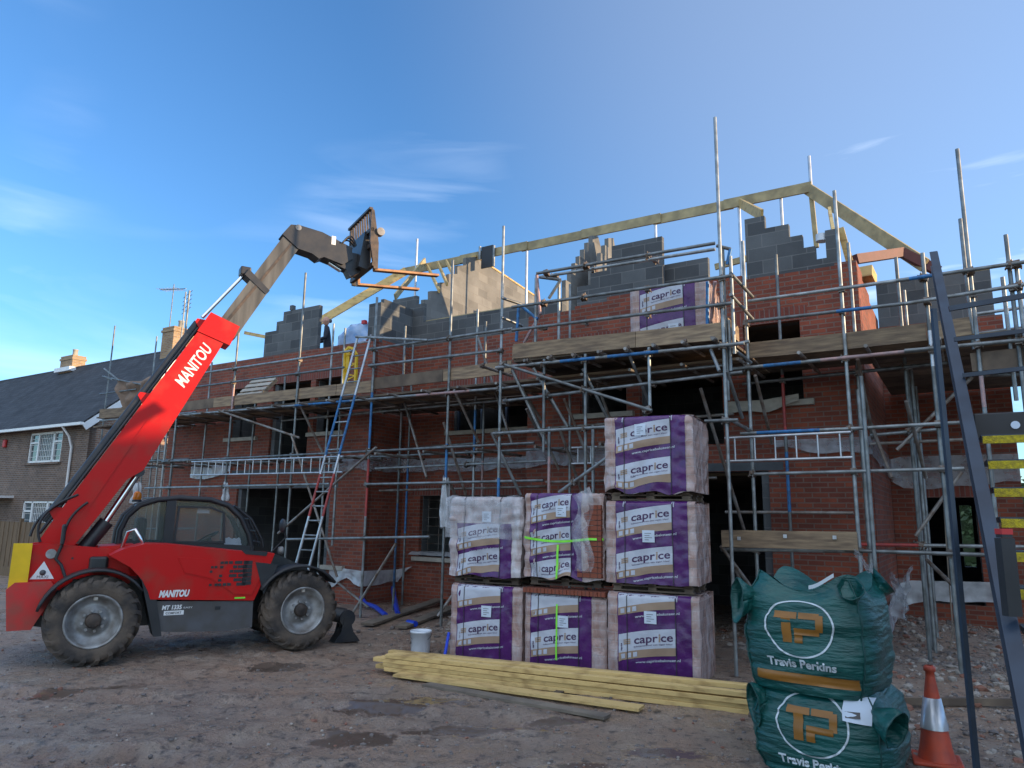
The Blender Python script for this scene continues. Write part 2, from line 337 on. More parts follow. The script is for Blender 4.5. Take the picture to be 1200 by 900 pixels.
def put_text(mb, t, fn, size=1, shear=0, bold=0, space=1, align='LEFT', mi=0, width=None):
    vs, fs = textmesh(t, size, shear, bold, space, align)
    k = 1
    if width and vs: k = width/(max(v[0] for v in vs)-min(v[0] for v in vs))
    mb.add([fn(v[0]*k, v[1]) for v in vs], fs, None, mi)
Z = Vector((0, 0, 1))

# ------------------------------------------------------------------ ground
def bump_h(x, y):
    s, n, _ = sn(Vector((x, y, 0)))
    h = .05*max(0, min(1, (2.2-n)/1.5)) if s > -12 else 0
    h += .30*math.exp(-(((x-6.6)/2.0)**2+((y-12.2)/2.0)**2))+.16*math.exp(-(((x-5.2)/1.6)**2+((y-8.6)/1.3)**2))
    h += .22*math.exp(-(((x-.2)/.9)**2+((y-12.4)/.9)**2))
    q = Vector((x, y, 0)); far = max(0, 1-math.hypot(x, y-8)/40)
    if far > 0:
        wt = .5+.5*noise.noise(q*.8+Vector((9, 2, 0)))
        h += far*(.035*noise.noise(q*.45)+.022*noise.noise(q*1.7)+.020*wt*noise.noise(q*5)+.018*wt*noise.noise(q*11))
        ch = math.exp(-((x+3.6)/3.2)**2-((y-10.6)/1.3)**2); h += far*ch*(.05*noise.noise(q*6)+.04*noise.noise(q*2.5))
        # wheel ruts
        for (ox, oy, dx_, dy_, ln) in ((-6.5, 8.3, .985, -.17, 7.5), (-6.8, 6.6, .985, -.17, 8.0), (-4.2, 5.2, .80, .60, 4.0)):
            a_ = (x-ox)*dx_+(y-oy)*dy_; b_ = -(x-ox)*dy_+(y-oy)*dx_+.10*math.sin(a_*.9)
            if -.3 < a_ < ln and abs(b_) < .6:
                fd = min(1, (a_+.3)/.8, (ln-a_)/.8); h += far*fd*(-.045*math.exp(-(b_/.17)**4)+.03*math.exp(-((abs(b_)-.29)/.08)**2)+(.014*math.sin((a_+abs(b_)*.8)*38) if abs(b_) < .2 else 0))
        t = (Vector((x, y, 0))-Vector((-4.5, 8.4, 0))).dot(Vector((-.52, .855, 0)))
        h += far*(-.03*math.exp(-(t/.22)**2))*(1 if x < 1 else math.exp(-(x-1)))
    return h
def axis(lo, hi, a, b, fine):
    xs = list(np.arange(a, b, fine)); x = a; st = fine
    L = []
    while x > lo: st *= 1.25; x -= st; L.append(x)
    Rr = []; x = b; st = fine
    while x < hi: Rr.append(x); st *= 1.25; x += st
    return L[::-1]+xs+Rr
xs = axis(-900, 900, -8.5, 9.5, .055); ys = axis(-300, 1500, 4.6, 14.5, .055)
gv = [(x, y, bump_h(x, y)) for y in ys for x in xs]; nx = len(xs)
gf = [(j*nx+i, j*nx+i+1, (j+1)*nx+i+1, (j+1)*nx+i) for j in range(len(ys)-1) for i in range(nx-1)]
me = bpy.data.meshes.new('ground'); me.from_pydata(gv, [], gf); me.polygons.foreach_set('use_smooth', [True]*len(gf))
m, nt, N, L, b = base('wet_mud')
t = N.new('ShaderNodeTexCoord')
def nz(sc, det=8, ro=.6, dist=0):
    n = N.new('ShaderNodeTexNoise'); n.inputs['Scale'].default_value = sc; n.inputs['Detail'].default_value = det; n.inputs['Roughness'].default_value = ro; n.inputs['Distortion'].default_value = dist; L.new(t.outputs['Object'], n.inputs['Vector']); return n.outputs[0]
def rng(src, a, b_, c=0, d=1):
    r = N.new('ShaderNodeMapRange'); r.inputs[1].default_value = a; r.inputs[2].default_value = b_; r.inputs[3].default_value = c; r.inputs[4].default_value = d; L.new(src, r.inputs[0]); return r.outputs[0]
def mixc(fac, a, b_, bt='MIX'):
    x = N.new('ShaderNodeMix'); x.data_type = 'RGBA'; x.blend_type = bt
    if isinstance(fac, float): x.inputs[0].default_value = fac
    else: L.new(fac, x.inputs[0])
    for i, c in ((6, a), (7, b_)):
        if isinstance(c, tuple): x.inputs[i].default_value = (*c, 1)
        else: L.new(c, x.inputs[i])
    return x.outputs[2]
def mth(op, a, b_):
    x = N.new('ShaderNodeMath'); x.operation = op
    for i, c in ((0, a), (1, b_)):
        if isinstance(c, (int, float)): x.inputs[i].default_value = c
        else: L.new(c, x.inputs[i])
    return x.outputs[0]
col = mixc(rng(nz(.5, 6), .38, .62), (.42, .28, .195), (.29, .22, .175))
col = mixc(rng(nz(2.3, 8), .45, .7), col, (.43, .34, .27))
col = mixc(rng(nz(7, 8, .7), .52, .66), col, (.10, .082, .072))
grit = nz(45, 6, .75)
col = mixc(rng(nz(18, 8, .75), .59, .66), col, (.12, .094, .078))
col = mixc(rng(grit, .60, .72), col, (.42, .39, .36))
col = mixc(rng(nz(.6, 6, .6, 1), .60, .70, 0, .35), col, (.235, .11, .07))
puds = [((-1.15, 7.75), (.85, .30), .3), ((-2.9, 9.55), (.42, .28), .5), ((-.2, 6.95), (.8, .18), .2), ((1.3, 6.35), (.5, .15), 0), ((-1.3, 6.6), (.45, .25), .2), ((-2.2, 5.6), (.5, .16), -.3), ((-4.6, 8.2), (.8, .2), .5), ((0.55, 7.3), (.35, .12), .2), ((-.3, 5.75), (.5, .2), .1), ((.6, 6.0), (.35, .14), .1)]
pm = None
dn = rng(nz(3.2, 9, .7), .3, .7, -.6, .6)
for (cx, cy), (rx, ry), a in puds:
    mp = N.new('ShaderNodeMapping'); mp.vector_type = 'TEXTURE'; mp.inputs['Location'].default_value = (cx, cy, 0); mp.inputs['Rotation'].default_value = (0, 0, a); mp.inputs['Scale'].default_value = (rx, ry, 100)
    L.new(t.outputs['Object'], mp.inputs[0]); vl = N.new('ShaderNodeVectorMath'); vl.operation = 'LENGTH'; L.new(mp.outputs[0], vl.inputs[0])
    q = rng(mth('ADD', vl.outputs['Value'], dn), 1.05, .75)
    pm = q if pm is None else mth('MAXIMUM', pm, q)
col = mixc(pm, col, (.11, .08, .062))
L.new(col, b.inputs['Base Color'])
wet = rng(nz(1.1, 6), .38, .58, .55, .18)
L.new(mth('SUBTRACT', wet, mth('MULTIPLY', pm, .9)), b.inputs['Roughness'])
bh = mth('ADD', mth('ADD', nz(8, 10, .72), mth('MULTIPLY', nz(26, 6, .7, .6), .45)), mth('MULTIPLY', grit, .25))
bp = N.new('ShaderNodeBump'); bp.inputs['Distance'].default_value = .085; L.new(bh, bp.inputs['Height']); L.new(mth('SUBTRACT', 1.0, mth('MULTIPLY', pm, .97)), bp.inputs['Strength']); L.new(bp.outputs[0], b.inputs['Normal'])
me.materials.append(m); g = bpy.data.objects.new('ground', me); COL.objects.link(g); g['kind'] = 'structure'

# ------------------------------------------------------------------ walls
def wall(name, rects, holes, th, mt, parent, n0=None, s0=None, sign=1):
    """brick wall: solid rects (u0,u1,z0,z1) minus holes; on plane n=n0 (u=s, thickness back) or s=s0 (u=n)"""
    us = sorted({v for r in rects+holes for v in r[:2]}); zs = sorted({v for r in rects+holes for v in r[2:]})
    def solid(i, j):
        if i < 0 or j < 0 or i >= len(us)-1 or j >= len(zs)-1: return False
        u = (us[i]+us[i+1])/2; z = (zs[j]+zs[j+1])/2
        return any(r[0] < u < r[1] and r[2] < z < r[3] for r in rects) and not any(r[0] < u < r[1] and r[2] < z < r[3] for r in holes)
    pos = (lambda u, z, d: S(u, n0-d, z)) if n0 is not None else (lambda u, z, d: S(s0-d*sign, u, z))
    mb = MB()
    for i in range(len(us)-1):
        for j in range(len(zs)-1):
            if not solid(i, j): continue
            a, c, e, f = us[i], us[i+1], zs[j], zs[j+1]
            for d in (0, th): mb.add([pos(a, e, d), pos(c, e, d), pos(c, f, d), pos(a, f, d)], [(0, 1, 2, 3) if d == 0 else (3, 2, 1, 0)], [[(a, e), (c, e), (c, f), (a, f)] if d == 0 else [(a, f), (c, f), (c, e), (a, e)]])
            for cond, (p, q) in ((solid(i-1, j), ((a, e), (a, f))), (solid(i+1, j), ((c, e), (c, f))), (solid(i, j-1), ((a, e), (c, e))), (solid(i, j+1), ((a, f), (c, f)))):
                if cond: continue
                l = math.dist(p, q); vert = p[0] == q[0]
                uv = [(0, p[1]), (th, p[1]), (th, q[1]), (0, q[1])] if vert else [(p[0], 0), (p[0], th), (q[0], th), (q[0], 0)]
                mb.add([pos(*p, 0), pos(*p, th), pos(*q, th), pos(*q, 0)], [(0, 1, 2, 3)], [uv])
    return mb.build(name, mt, parent)
RC = -1.12; RR = -2.9                # recess depths: centre, right wing
house = thing('brick_house', S(1.5, -4, 0), 'unfinished red brick house with grey block gables behind the scaffolding', 'house')
TOP = 5.72
def zW(x, y, n): return W(x, y, n)[2]
def sW(x, y, n): return W(x, y, n)[0]
# left gable bay
LA = [(-4.35, -1.12, -.2, 2.47), (-4.85, -3.85, 3.72, 4.98), (-3.3, -1.98, 3.15, 4.98), (-1.82, -1.0, 3.72, 4.98)]
wall('brick_wall', [(-7.44, 0, -.3, 5.45), (-7.44, .0, 5.45, TOP)], LA, .1, M['brick'], house, n0=0)
wall('block_wall', [(-7.44+.1, -.1, -.3, TOP-.02)], [(a+.02, b_-.02, c, d) for a, b_, c, d in LA], .2, M['block'], house, n0=-.103)
# return of the left bay, centre recess
wall('brick_wall', [(RC-.1, -.003, -.3, TOP+.04)], [], .3, M['brick'], house, s0=0)
CA = [(.52, 3.15, 1.02, 2.33), (1.32, 3.3, 3.72, 4.72)]
wall('brick_wall', [(.003, 4.02, -.3, TOP+.06)], CA, .1, M['brick'], house, n0=RC)
wall('block_wall', [(.003, 4.02, -.3, 6.38)], [(a+.02, b_-.02, c, d) for a, b_, c, d in CA], .2, M['block'], house, n0=RC-.104)
# right gable bay
RA = [(6.55, 8.28, -.2, 2.66), (6.2, 7.62, 3.1, 4.9), (5.05, 5.95, 3.72, 4.98), (7.98, 8.85, 3.72, 4.98)]
wall('brick_wall', [(3.95, 9.7, -.3, 5.55), (3.95, 4.95, 5.55, 5.7), (4.95, 5.6, 5.55, 5.76), (5.6, 8.0, 5.55, 5.84), (8.0, 9.45, 5.55, 5.76), (9.45, 9.7, 5.55, 5.7)], RA, .1, M['brick'], house, n0=0)
wall('block_wall', [(4.05, 9.6, -.3, TOP-.02)], [(a+.02, b_-.02, c, d) for a, b_, c, d in RA], .2, M['block'], house, n0=-.103)
wall('brick_wall', [(RR+.01, -.003, -.3, 5.56), (-1.6, -.003, 5.56, 5.68), (-.7, -.003, 5.68, 5.80)], [], .3, M['brick'], house, s0=9.7)
# right wing
SE = sW(1172, 345, RR); RB = [(sW(1086, 610, RR), sW(1146, 610, RR), .6, zW(1110, 583, RR))]
wall('brick_wall', [(9.703, SE, -.3, 5.42)], RB, .1, M['brick'], house, n0=RR)
zr = zW(1100, 322, RR)
wall('block_wall', [(9.703, SE-.1, -.3, zr)], [(a+.02, b_-.02, c, d) for a, b_, c, d in RB], .2, M['block'], house, n0=RR-.104)
wall('brick_wall', [(-9.5, RR-.003, -.3, 5.42)], [], .3, M['brick'], house, s0=SE)
# left end, back wall, party wall leaves
wall('brick_wall', [(-9.3, -.11, -.3, TOP-.003)], [], .3, M['brick'], house, s0=-7.14)
bk = [(15.0, 16.2, .5, 2.5), (7.0, 7.8, .1, 2.2)]
wall('block_wall', [(-7.44, SE-.1, -.3, 5.4)], [(sW(1126, 615, -9.3), sW(1140, 615, -9.3), .9, zW(1133, 592, -9.3))], .3, M['block'], house, n0=-9.3)
def prism_wall(s0, pts, th=.1, m='block'):
    return MB().prism(pts, lambda u, v: S(s0, u, v), lambda u, v: S(s0-th, u, v)).build('party_wall', M[m], house)
def xs_(x, y, s): q = X(x, y, s); return (q[1], q[2])
SP = -.12
apex = xs_(557, 301, SP); bend = xs_(626, 347, SP)
st = [xs_(x, y, SP) for x, y in ((490, 366), (490, 358), (497, 358), (497, 351), (505, 351), (505, 341), (516, 341), (516, 331), (526, 331), (526, 321), (536, 321), (536, 311), (546, 311), (546, 302))]
bk2 = (-8.9, bend[1]+(bend[0]+8.9)*(bend[1]-apex[1])/(apex[0]-bend[0])*1.0)
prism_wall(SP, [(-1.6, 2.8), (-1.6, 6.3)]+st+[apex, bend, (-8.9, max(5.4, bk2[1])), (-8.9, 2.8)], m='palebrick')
MB().prism([(apex[0], apex[1]), (bend[0], bend[1]), (bend[0], bend[1]+.05), (apex[0], apex[1]+.05)], lambda u, v: S(SP+.02, u, v), lambda u, v: S(SP-.14, u, v)).build('wall_plate', M['timber'], house)
def steps(s0, n_a, z_a, n_b, z_b, k):
    P = []; 
    for i in range(k):
        na = n_a+(n_b-n_a)*i/k; zb = z_a+(z_b-z_a)*(i+1)/k; nb = n_a+(n_b-n_a)*(i+1)/k
        P += [(na, zb), (nb, zb)]
    return P
def stair_wall(sp, tips, back, zb=5.9):
    """stepped leaf seen edge-on: tips are survey points of the outer step corners going up"""
    P = [xs_(x, y, sp) for x, y in tips]; pts = [(P[0][0], zb)]
    for k, (n_, z_) in enumerate(P):
        pts.append((n_, z_)) if k == 0 else pts.extend([(n_, P[k-1][1]), (n_, z_)])
    pts += [xs_(*back[0], sp)]+[(xs_(*back[-1], sp)[0], zb)]
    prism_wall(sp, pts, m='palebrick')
stair_wall(3.85, [(663, 328), (669, 318), (674, 308), (679, 300), (684, 292), (689, 284), (694, 276)], [(701, 277), (735, 300)])
stair_wall(4.3, [(694, 315), (699, 306), (704, 296), (709, 287), (713, 279)], [(719, 279), (740, 300)])
# stepped gables drawn course by course
def stepped(name, cols, yb, n, mt, th=.1):
    """cols: (x0, x1, ytop) survey points; bottom at yb"""
    rects = []
    for x0, x1, yt in cols:
        a = sW(x0, yt+20, n); c = sW(x1, yt+20, n); rects.append((a, c, TOP-.02, round((zW((x0+x1)/2, yt, n)-TOP)/.2235)*.2235+TOP))
    for i in range(len(rects)-1): rects[i] = (rects[i][0], rects[i+1][0], *rects[i][2:])
    return wall(name, rects, [], th, mt, house, n0=n)
stepped('gable_wall', [(309, 316, 393), (316, 323, 385), (323, 331, 376), (331, 358, 367), (358, 373, 362)], 0, -.103, M['block'])
stepped('gable_wall', [(432, 446, 350)], 0, -.104, M['block'])
stepped('gable_wall', [(460, 478, 346), (478, 487, 352), (487, 496, 361)], 0, RC-.101, M['block'])
wall('block_wall', [(RC-.1, -.21, TOP+.04, zW(440, 350, -.1))], [], .1, M['block'], house, s0=-.003)
MB().box(S(-3.0, -.16, 6.92), (.1, .1, .12), (EV, NV, Z)).build('loose_block', M['block'], house)
stepped('gable_wall', [(676, 692, 336), (692, 701, 326), (701, 711, 316), (711, 717, 305), (717, 752, 290), (752, 776, 275)], 0, -.103, M['block'])
stepped('gable_wall', [(776.5, 812, 303), (812, 830, 298)], 0, -.35, M['block'])
stepped('gable_wall', [(873, 897, 252), (897, 912, 259), (912, 926, 269), (926, 942, 279), (942, 957, 289), (957, 968, 296), (968, 984, 273)], 0, -.103, M['block'])
wall('block_wall', [(sW(776, 325, -.35), sW(873, 325, -.35), 5.5, 5.95)], [], .1, M['block'], house, n0=-.36)
# wall plates on top of the recess blockwork, right wing
MB().box(S(2.05, RC-.25, 6.405), (3.95, .12, .05), (EV, NV, Z)).build('wall_plate', M['timberg'], house)
MB().box(S((9.75+SE-.1)/2, RR-.2, zr+.028), (SE-9.85, .14, .055), (EV, NV, Z)).build('wall_plate', M['timber'], house)
# floors (keep the rooms dark)
for z, nm in ((2.72, 'floor_slab'), (5.12, 'ceiling_deck')):
    MB().box(S(-3.6, -4.7, z), (6.9, 8.6, .2), (EV, NV, Z)).box(S(2.0, -5.25, z), (3.9, 7.6, .2), (EV, NV, Z)).box(S(6.8, -4.7, z), (5.4, 8.6, .2), (EV, NV, Z)).box(S((9.5+SE)/2, -6.2, z), (SE-9.9, 5.8, .2), (EV, NV, Z)).build(nm, M['darkboard'], house)
for s_, a, c in ((-4.9, -9.2, -.4), (4.2, -9.2, -1.4), (9.0, -9.2, -.4)):
    for z0, z1 in ((-.2, 2.6), (2.84, 5.0)):
        MB().box(S(s_, (a+c)/2, (z0+z1)/2), (.1, c-a, z1-z0), (EV, NV, Z)).build('partition_wall', M['block'], house)
for z0, z1, s0, s1 in ((-.2, 2.6, -7, 9.3), (2.84, 5.0, -7, 9.3)):
    MB().box(S((s0+s1)/2, -5.2, (z0+z1)/2), (s1-s0, .1, z1-z0), (EV, NV, Z)).build('partition_wall', M['block'], house)
# lintels, soldier courses, sills
def lintel(s0, s1, z, n, h=.11, m='lintel', nm='lintel', d=.14, p=.006): MB().box(S((s0+s1)/2, n+p-d/2, z+h/2), (s1-s0, d, h), (EV, NV, Z)).build(nm, M[m], house)
lintel(-4.6, -.9, 2.475, 0, .10); lintel(-4.6, -1.0, 2.84, 0, .07)
lintel(6.4, 8.5, 2.665, 0, .13); lintel(.3, 3.4, 2.335, RC, .23, 'soldier', 'soldier_course', .05)
lintel(RB[0][0]-.12, RB[0][1]+.12, RB[0][3]+.003, RR, .22, 'soldier', 'soldier_course', .05)
for a, c, n in ((-4.85, -3.85, 0), (-3.3, -1.98, 0), (-1.82, -1.0, 0), (5.05, 5.95, 0), (7.98, 8.85, 0)): lintel(a-.12, c+.12, 4.985, n, .22, 'soldier', 'soldier_course', .05)
lintel(1.2, 3.42, 4.73, RC, .22, 'soldier', 'soldier_course', .05)
for a, c, z, n in ((-4.95, -3.72, 3.64, 0), (-1.95, -.8, 3.64, 0), (1.2, 3.4, 3.64, RC), (4.95, 6.1, 3.64, 0), (7.85, 9.0, 3.64, 0), (.4, 3.3, .93, RC), (-1.25, -.55, .72, 0)):
    MB().box(S((a+c)/2, n-.02, z+.04), (c-a, .22, .09), (EV, NV, Z)).build('window_sill', M['stone'], house, bevel=.006)
# block reveals seen beside the openings
for s_, z0, z1 in ((-4.28, .0, 2.46), (-1.2, .05, 2.46), (8.22, .0, 2.65), (-3.22, 3.16, 4.97)):
    MB().box(S(s_, -.16, (z0+z1)/2), (.12, .22, z1-z0), (EV, NV, Z)).build('reveal', M['block'], house)
# safety mesh in the ground floor window
mb = MB()
for i in range(9): mb.tube(S(.6+i*.3, RC-.22, 1.05), S(.6+i*.3, RC-.22, 2.3), .006, 5)
for i in range(7): mb.tube(S(.55, RC-.22, 1.1+i*.19), S(3.1, RC-.22, 1.1+i*.19), .006, 5)
mb.build('window_mesh', M['galv2'], house)
for a, c, z0, z1, n in ((1.34, 3.28, 3.74, 4.7, RC),):
    mb = MB()
    for s_ in (a+.03, a+.66, a+1.3, c-.03): mb.box(S(s_, n-.2, (z0+z1)/2), (.05, .06, z1-z0), (EV, NV, Z))
    mb.build('window_frame', M['stairblue'], house)
# polythene damp-proof sheets hanging on the walls
def sheet(pts, mt, parent, name, seed=0, amp=.03, zlow=.06, nz_=14):
    """pts: list of (s,n,ztop,zbot) along the wall"""
    P = []
    for i in range(len(pts)-1):
        for k in range(8):
            t = k/8; P.append([pts[i][j]*(1-t)+pts[i+1][j]*t for j in range(4)])
    P.append(list(pts[-1])); n = len(P)-1
    def f(u, v):
        s_, n_, zt, zb = P[round(u*n)]; q = Vector((s_*2.2+seed, n_*2.2, v*.8))
        zb2 = zb+zlow*(noise.noise(Vector((s_*1.7+seed, n_*2+3, 5))))*2
        return S(s_, n_+.035+amp*(noise.noise(q*1.5)+.6*noise.noise(q*4)+.5)*(.4+.6*v), zt+(zb2-zt)*v)
    return MB().grid(n, nz_, f).build(name, mt, parent)
sheet([(-1.05, .01, 3.17, 2.84), (0.03, .01, 3.17, 2.80), (.035, RC+.04, 3.15, 2.85), (2.2, RC+.01, 3.12, 2.85), (3.9, RC+.01, 3.12, 2.9)], M['poly'], house, 'damp_proof_sheet', 1)
sheet([(-6.2, .01, 3.12, 2.75), (-5.55, .03, 3.16, 2.68), (-4.6, .01, 3.16, 2.9)], M['polyw'], house, 'damp_proof_sheet', 2)
sheet([(3.96, .01, 3.15, 2.80), (5.6, .01, 3.15, 2.84), (6.15, .01, 3.15, 2.8)], M['poly'], house, 'damp_proof_sheet', 3)
sheet([(8.4, .01, 3.12, 2.95), (9.73, .01, 3.12, 2.9), (9.735, -1.2, 3.1, 2.75), (9.74, -2.8, 3.0, 2.6), (9.9, RR+.03, 3.05, 2.5), (SE, RR+.01, 3.05, 2.6)], M['poly'], house, 'damp_proof_sheet', 4)
sheet([(-.95, .01, .78, .35), (-.4, .02, .76, .58), (.03, .03, .74, .42), (.035, RC+.06, .72, .45), (.42, RC+.01, .8, .75)], M['polyw'], house, 'damp_proof_sheet', 5, .05)
sheet([(9.2, .02, .62, .2), (9.72, .02, .62, .1), (9.735, -1.3, .8, .4), (9.74, -2.8, .9, .55), (9.9, RR+.03, .95, .6), (11.4, RR+.02, 1.0, .72)], M['polyw'], house, 'damp_proof_sheet', 6, .06)
MB().grid(24, 6, lambda u, v: S(.35+u*2.9, RC+.14-.42*v, 1.06+.03*noise.noise(Vector((u*6, v*2, 1)))+.07*math.sin(math.pi*v))).build('sill_cover', M['polyw'], house)
sheet([(7.7, .1, 3.75, 3.5), (8.3, .1, 3.74, 3.56), (8.8, .1, 3.8, 3.66)], M['stone'], house, 'sill_wrap', 9)
# roof timbers
NRG = -4.0
rl = W(476, 318, NRG); rr_ = W(946, 221, NRG)
zl_, zr_ = rl[2], rr_[2]
def rafter(p, q, w_=.05, h=.2, m='timber', nm='rafter'): return MB().bar(p, q, w_, h).build(nm, M[m], house)
seg = [rl[0], -.6, 1.4, 3.2, 5.1, 6.8, rr_[0]]
for i in range(len(seg)-1):
    f = lambda s_: zl_+(zr_-zl_)*(s_-rl[0])/(rr_[0]-rl[0])
    MB().bar(S(seg[i]-.1, NRG+(.05 if i % 2 else 0), f(seg[i])), S(seg[i+1]+.1, NRG+(.05 if i % 2 else 0), f(seg[i+1])), .048, .23).build('ridge_board', M['timberg'], house)
hp = W(374, 377, -2.9); rafter(S(*rl)+Z*.02, P3(hp)-(S(*rl)-P3(hp))*.02, .05, .24)
he = W(1084, 311, RR+.6); rafter(S(*rr_), P3(he), .05, .24, 'timberg')
ra, rb_ = W(498, 305, NRG), W(463, 348, -1.8); rafter(P3(ra), P3(rb_), .05, .15, 'timberg')
for (x0, y0), (x1, y1), n1 in (((501, 312), (515, 341), -2.2), ((513, 308), (524, 333), -2.2), ((523, 306), (530, 320), -3)): rafter(P3(W(x0, y0, NRG)), P3(W(x1, y1, n1)), .045, .1)
rafter(P3(W(867, 238, NRG)), P3(W(893, 252, -1.2)), .05, .2)
rafter(P3(W(972, 246, -2.0)), P3(W(977, 274, -.6)), .05, .12); rafter(P3(W(985, 268, -.3)), P3(W(996, 308, -.3)), .09, .10)
rafter(P3(W(950, 222, NRG)), P3(W(957, 290, NRG)), .09, .09, 'timberg'); rafter(P3(W(1012, 318, -.9)), P3(W(1018, 330, -1.2)), .25, .2)
rafter(P3(W(838, 313, -6)), P3(W(875, 303, -6)), .08, .15, 'timberg')
rafter(P3(W(287, 390, -2.5)), P3(W(312, 395, -2.5)), .06, .1)
b0, b1, b2 = W(1002, 304, -1.3), W(1057, 296, -2.3), W(1100, 318, RR+.5)
MB().bar(P3(b0), P3(b1), .12, .16).bar(P3(b1)+Z*.0, P3(b2), .12, .16).build('steel_beam', M['steelred'], house)
# black sheet held between two props at the ridge, and the tube props under it
MB().box((P3(W(571, 301, -3.9))), (.38, .03, .62), (EV, NV, Z)).build('sheet_panel', M['blk'], house)
for x, y0, y1, n in ((617.5, 286, 335, NRG), (632+136, 259, 275, NRG), (866, 243, 322, NRG), (915, 230, 268, NRG), (562.5, 289, 304, -3.88), (579, 288, 312, -3.88), (489, 280, 352, NRG), (948, 183, 222, NRG)):
    a = W(x, y0, n); c = W(x, y1, n); MB().tube(S(a[0], n, a[2]), S(a[0], n, c[2]-(.8 if n == NRG else 0) if x < 870 else c[2]), .035, 8).build('roof_prop', M['alu'] if n == NRG else M['galv'], house)
MB().tube(P3(W(963, 275, -.2)), P3(W(963, 283, -.2)), .09, 14).build('mortar_bucket', M['bucket'], house)

# ------------------------------------------------------------------ neighbouring house
HC, HN, HEV, HRZ, HRN = -15.9, -2.25, 5.05, 8.45, -5.7
nb = thing('brick_house', S(HC, HN, 0), 'finished brown brick house with slate roof and two chimneys at the left edge', 'house')
HL = -40
HW = [(-20.25, -17.75, 3.65, 4.82), (-20.1, -17.6, 1.0, 2.2), (-28, -26, 3.65, 4.8), (-23.6, -22.6, -.2, 2.1)]
wall('wall', [(HL, HC, -.3, HEV)], HW, .25, M['oldbrick'], nb, n0=HN)
MB().prism([(HN, -.3), (HN, HEV), (HRN, HRZ-.1), (2*HRN-HN, HEV), (2*HRN-HN, -.3)], lambda u, v: S(HC, u-.003, v), lambda u, v: S(HC-.25, u-.003, v)).build('gable_wall', M['gablebrick'], nb)
def roof_f(sgn):
    def f(u, v):
        s_ = HL+(HC+.25-HL)*u; n_ = HRN+(HN+.35-HRN)*v*sgn; z = HRZ-(HRZ-HEV+.12)*v
        # bellcast towards the eaves
        return S(s_, n_, z-.12*math.sin(math.pi*v)+.02*noise.noise(Vector((u*30, v*5, 1))))
    return f
MB().grid(60, 10, roof_f(1), uvs=(24, 5), sm=False).grid(60, 10, roof_f(-1), uvs=(24, 5), sm=False).build('roof', M['slate'], nb).modifiers.new('th', 'SOLIDIFY').thickness = .08
MB().tube(S(HL, HRN, HRZ+.02), S(HC+.25, HRN, HRZ+.02), .11, 8).build('ridge_tiles', M['slate'], nb)
for sg in (1,):
    mb = MB()
    for i in range(10):
        f = roof_f(sg); a = f(1, i/10); c = f(1, (i+1)/10); mb.bar(a-Z*.13+EV*.03, c-Z*.13+EV*.03, .04, .24)
    mb.build('barge_board', M['white'], nb)
MB().bar(S(HL, HN+.42, HEV-.12), S(HC+.25, HN+.42, HEV-.12), .12, .10).build('gutter', M['white'], nb)
MB().path([S(-17.0, HN+.42, HEV-.16), S(-16.9, HN+.2, HEV-.5), S(-16.9, HN+.06, HEV-.9), S(-16.9, HN+.06, 0)], .045).build('downpipe', M['white'], nb)
for a, c, z0, z1 in HW[:3]:
    fr = MB()
    for x0, x1, y0, y1 in ((a, c, z0, z0+.08), (a, c, z1-.08, z1), (a, a+.08, z0, z1), (c-.08, c, z0, z1), (a+.62, a+.72, z0, z1), (c-.72, c-.62, z0, z1), (a, a+.66, z1-.42, z1-.35), (c-.66, c, z1-.42, z1-.35)):
        fr.box(S((x0+x1)/2, HN-.06, (y0+y1)/2), (x1-x0, .07, y1-y0), (EV, NV, Z))
    for k in range(1, 8): fr.box(S(a+.72+k*(c-a-1.44)/8, HN-.07, (z0+z1)/2), (.014, .02, z1-z0), (EV, NV, Z))
    for k in range(1, 5): fr.box(S((a+c)/2, HN-.072, z0+k*(z1-z0)/5), (c-a-.1, .02, .014), (EV, NV, Z))
    o = fr.build('window', M['white'], nb)
    MB().box(S((a+c)/2, HN-.09, (z0+z1)/2), (c-a, .01, z1-z0), (EV, NV, Z)).build('pane', M['glass'], o)
    MB().box(S((a+c)/2-.1, HN-.14, (z0+z1)/2), (c-a-1.3, .02, z1-z0), (EV, NV, Z)).build('curtain', M['curtain'], o)
    MB().box(S((a+c)/2, HN+.02, z0-.04), (c-a+.2, .16, .07), (EV, NV, Z)).build('sill', M['oldbrick'], o)
MB().box(S(-22.1, HN+.42, 2.35), (2.4, .9, .09), (EV, NV, Z)).build('door_canopy', M['white'], nb)
MB().box(S(-22.2, HN+.05, 4.5), (.24, .1, .32), (EV, NV, Z)).build('alarm_box', M['redoak'], nb, bevel=.04)
def chimney(s_, n_, z0, z1, w_, d_):
    o = MB().box(S(s_, n_, (z0+z1)/2), (w_, d_, z1-z0), (EV, NV, Z)).box(S(s_, n_, z1-.12), (w_+.08, d_+.08, .1), (EV, NV, Z)).box(S(s_, n_, z1+.01), (w_+.02, d_+.02, .06), (EV, NV, Z)).build('chimney', M['chimbrick'], nb)
    MB().lathe([(.12, 0), (.11, .3), (.13, .32), (.13, .36), (.09, .36)], S(s_+.1, n_, z1+.03), Z, 12).build('chimney_pot', M['stone'], o)
    MB().box(S(s_, n_+d_/2+.02, z0+.75), (w_+.3, .3, .2), (EV, NV, Z)).build('flashing', M['white'], o)
chimney(-24.9, HRN, HRZ-.8, 9.05, 1.1, .6); chimney(-16.55, HRN, HRZ-3, 9.35, .8, .95)
ae = thing('aerial', S(-17.6, -5.9, 9.3), 'thin grey television aerial on a mast behind the nearer chimney', 'aerial')
MB().tube(S(-17.6, -5.9, 8.2), S(-17.6, -5.9, 11.6), .022, 6).build('mast', M['galv'], ae)
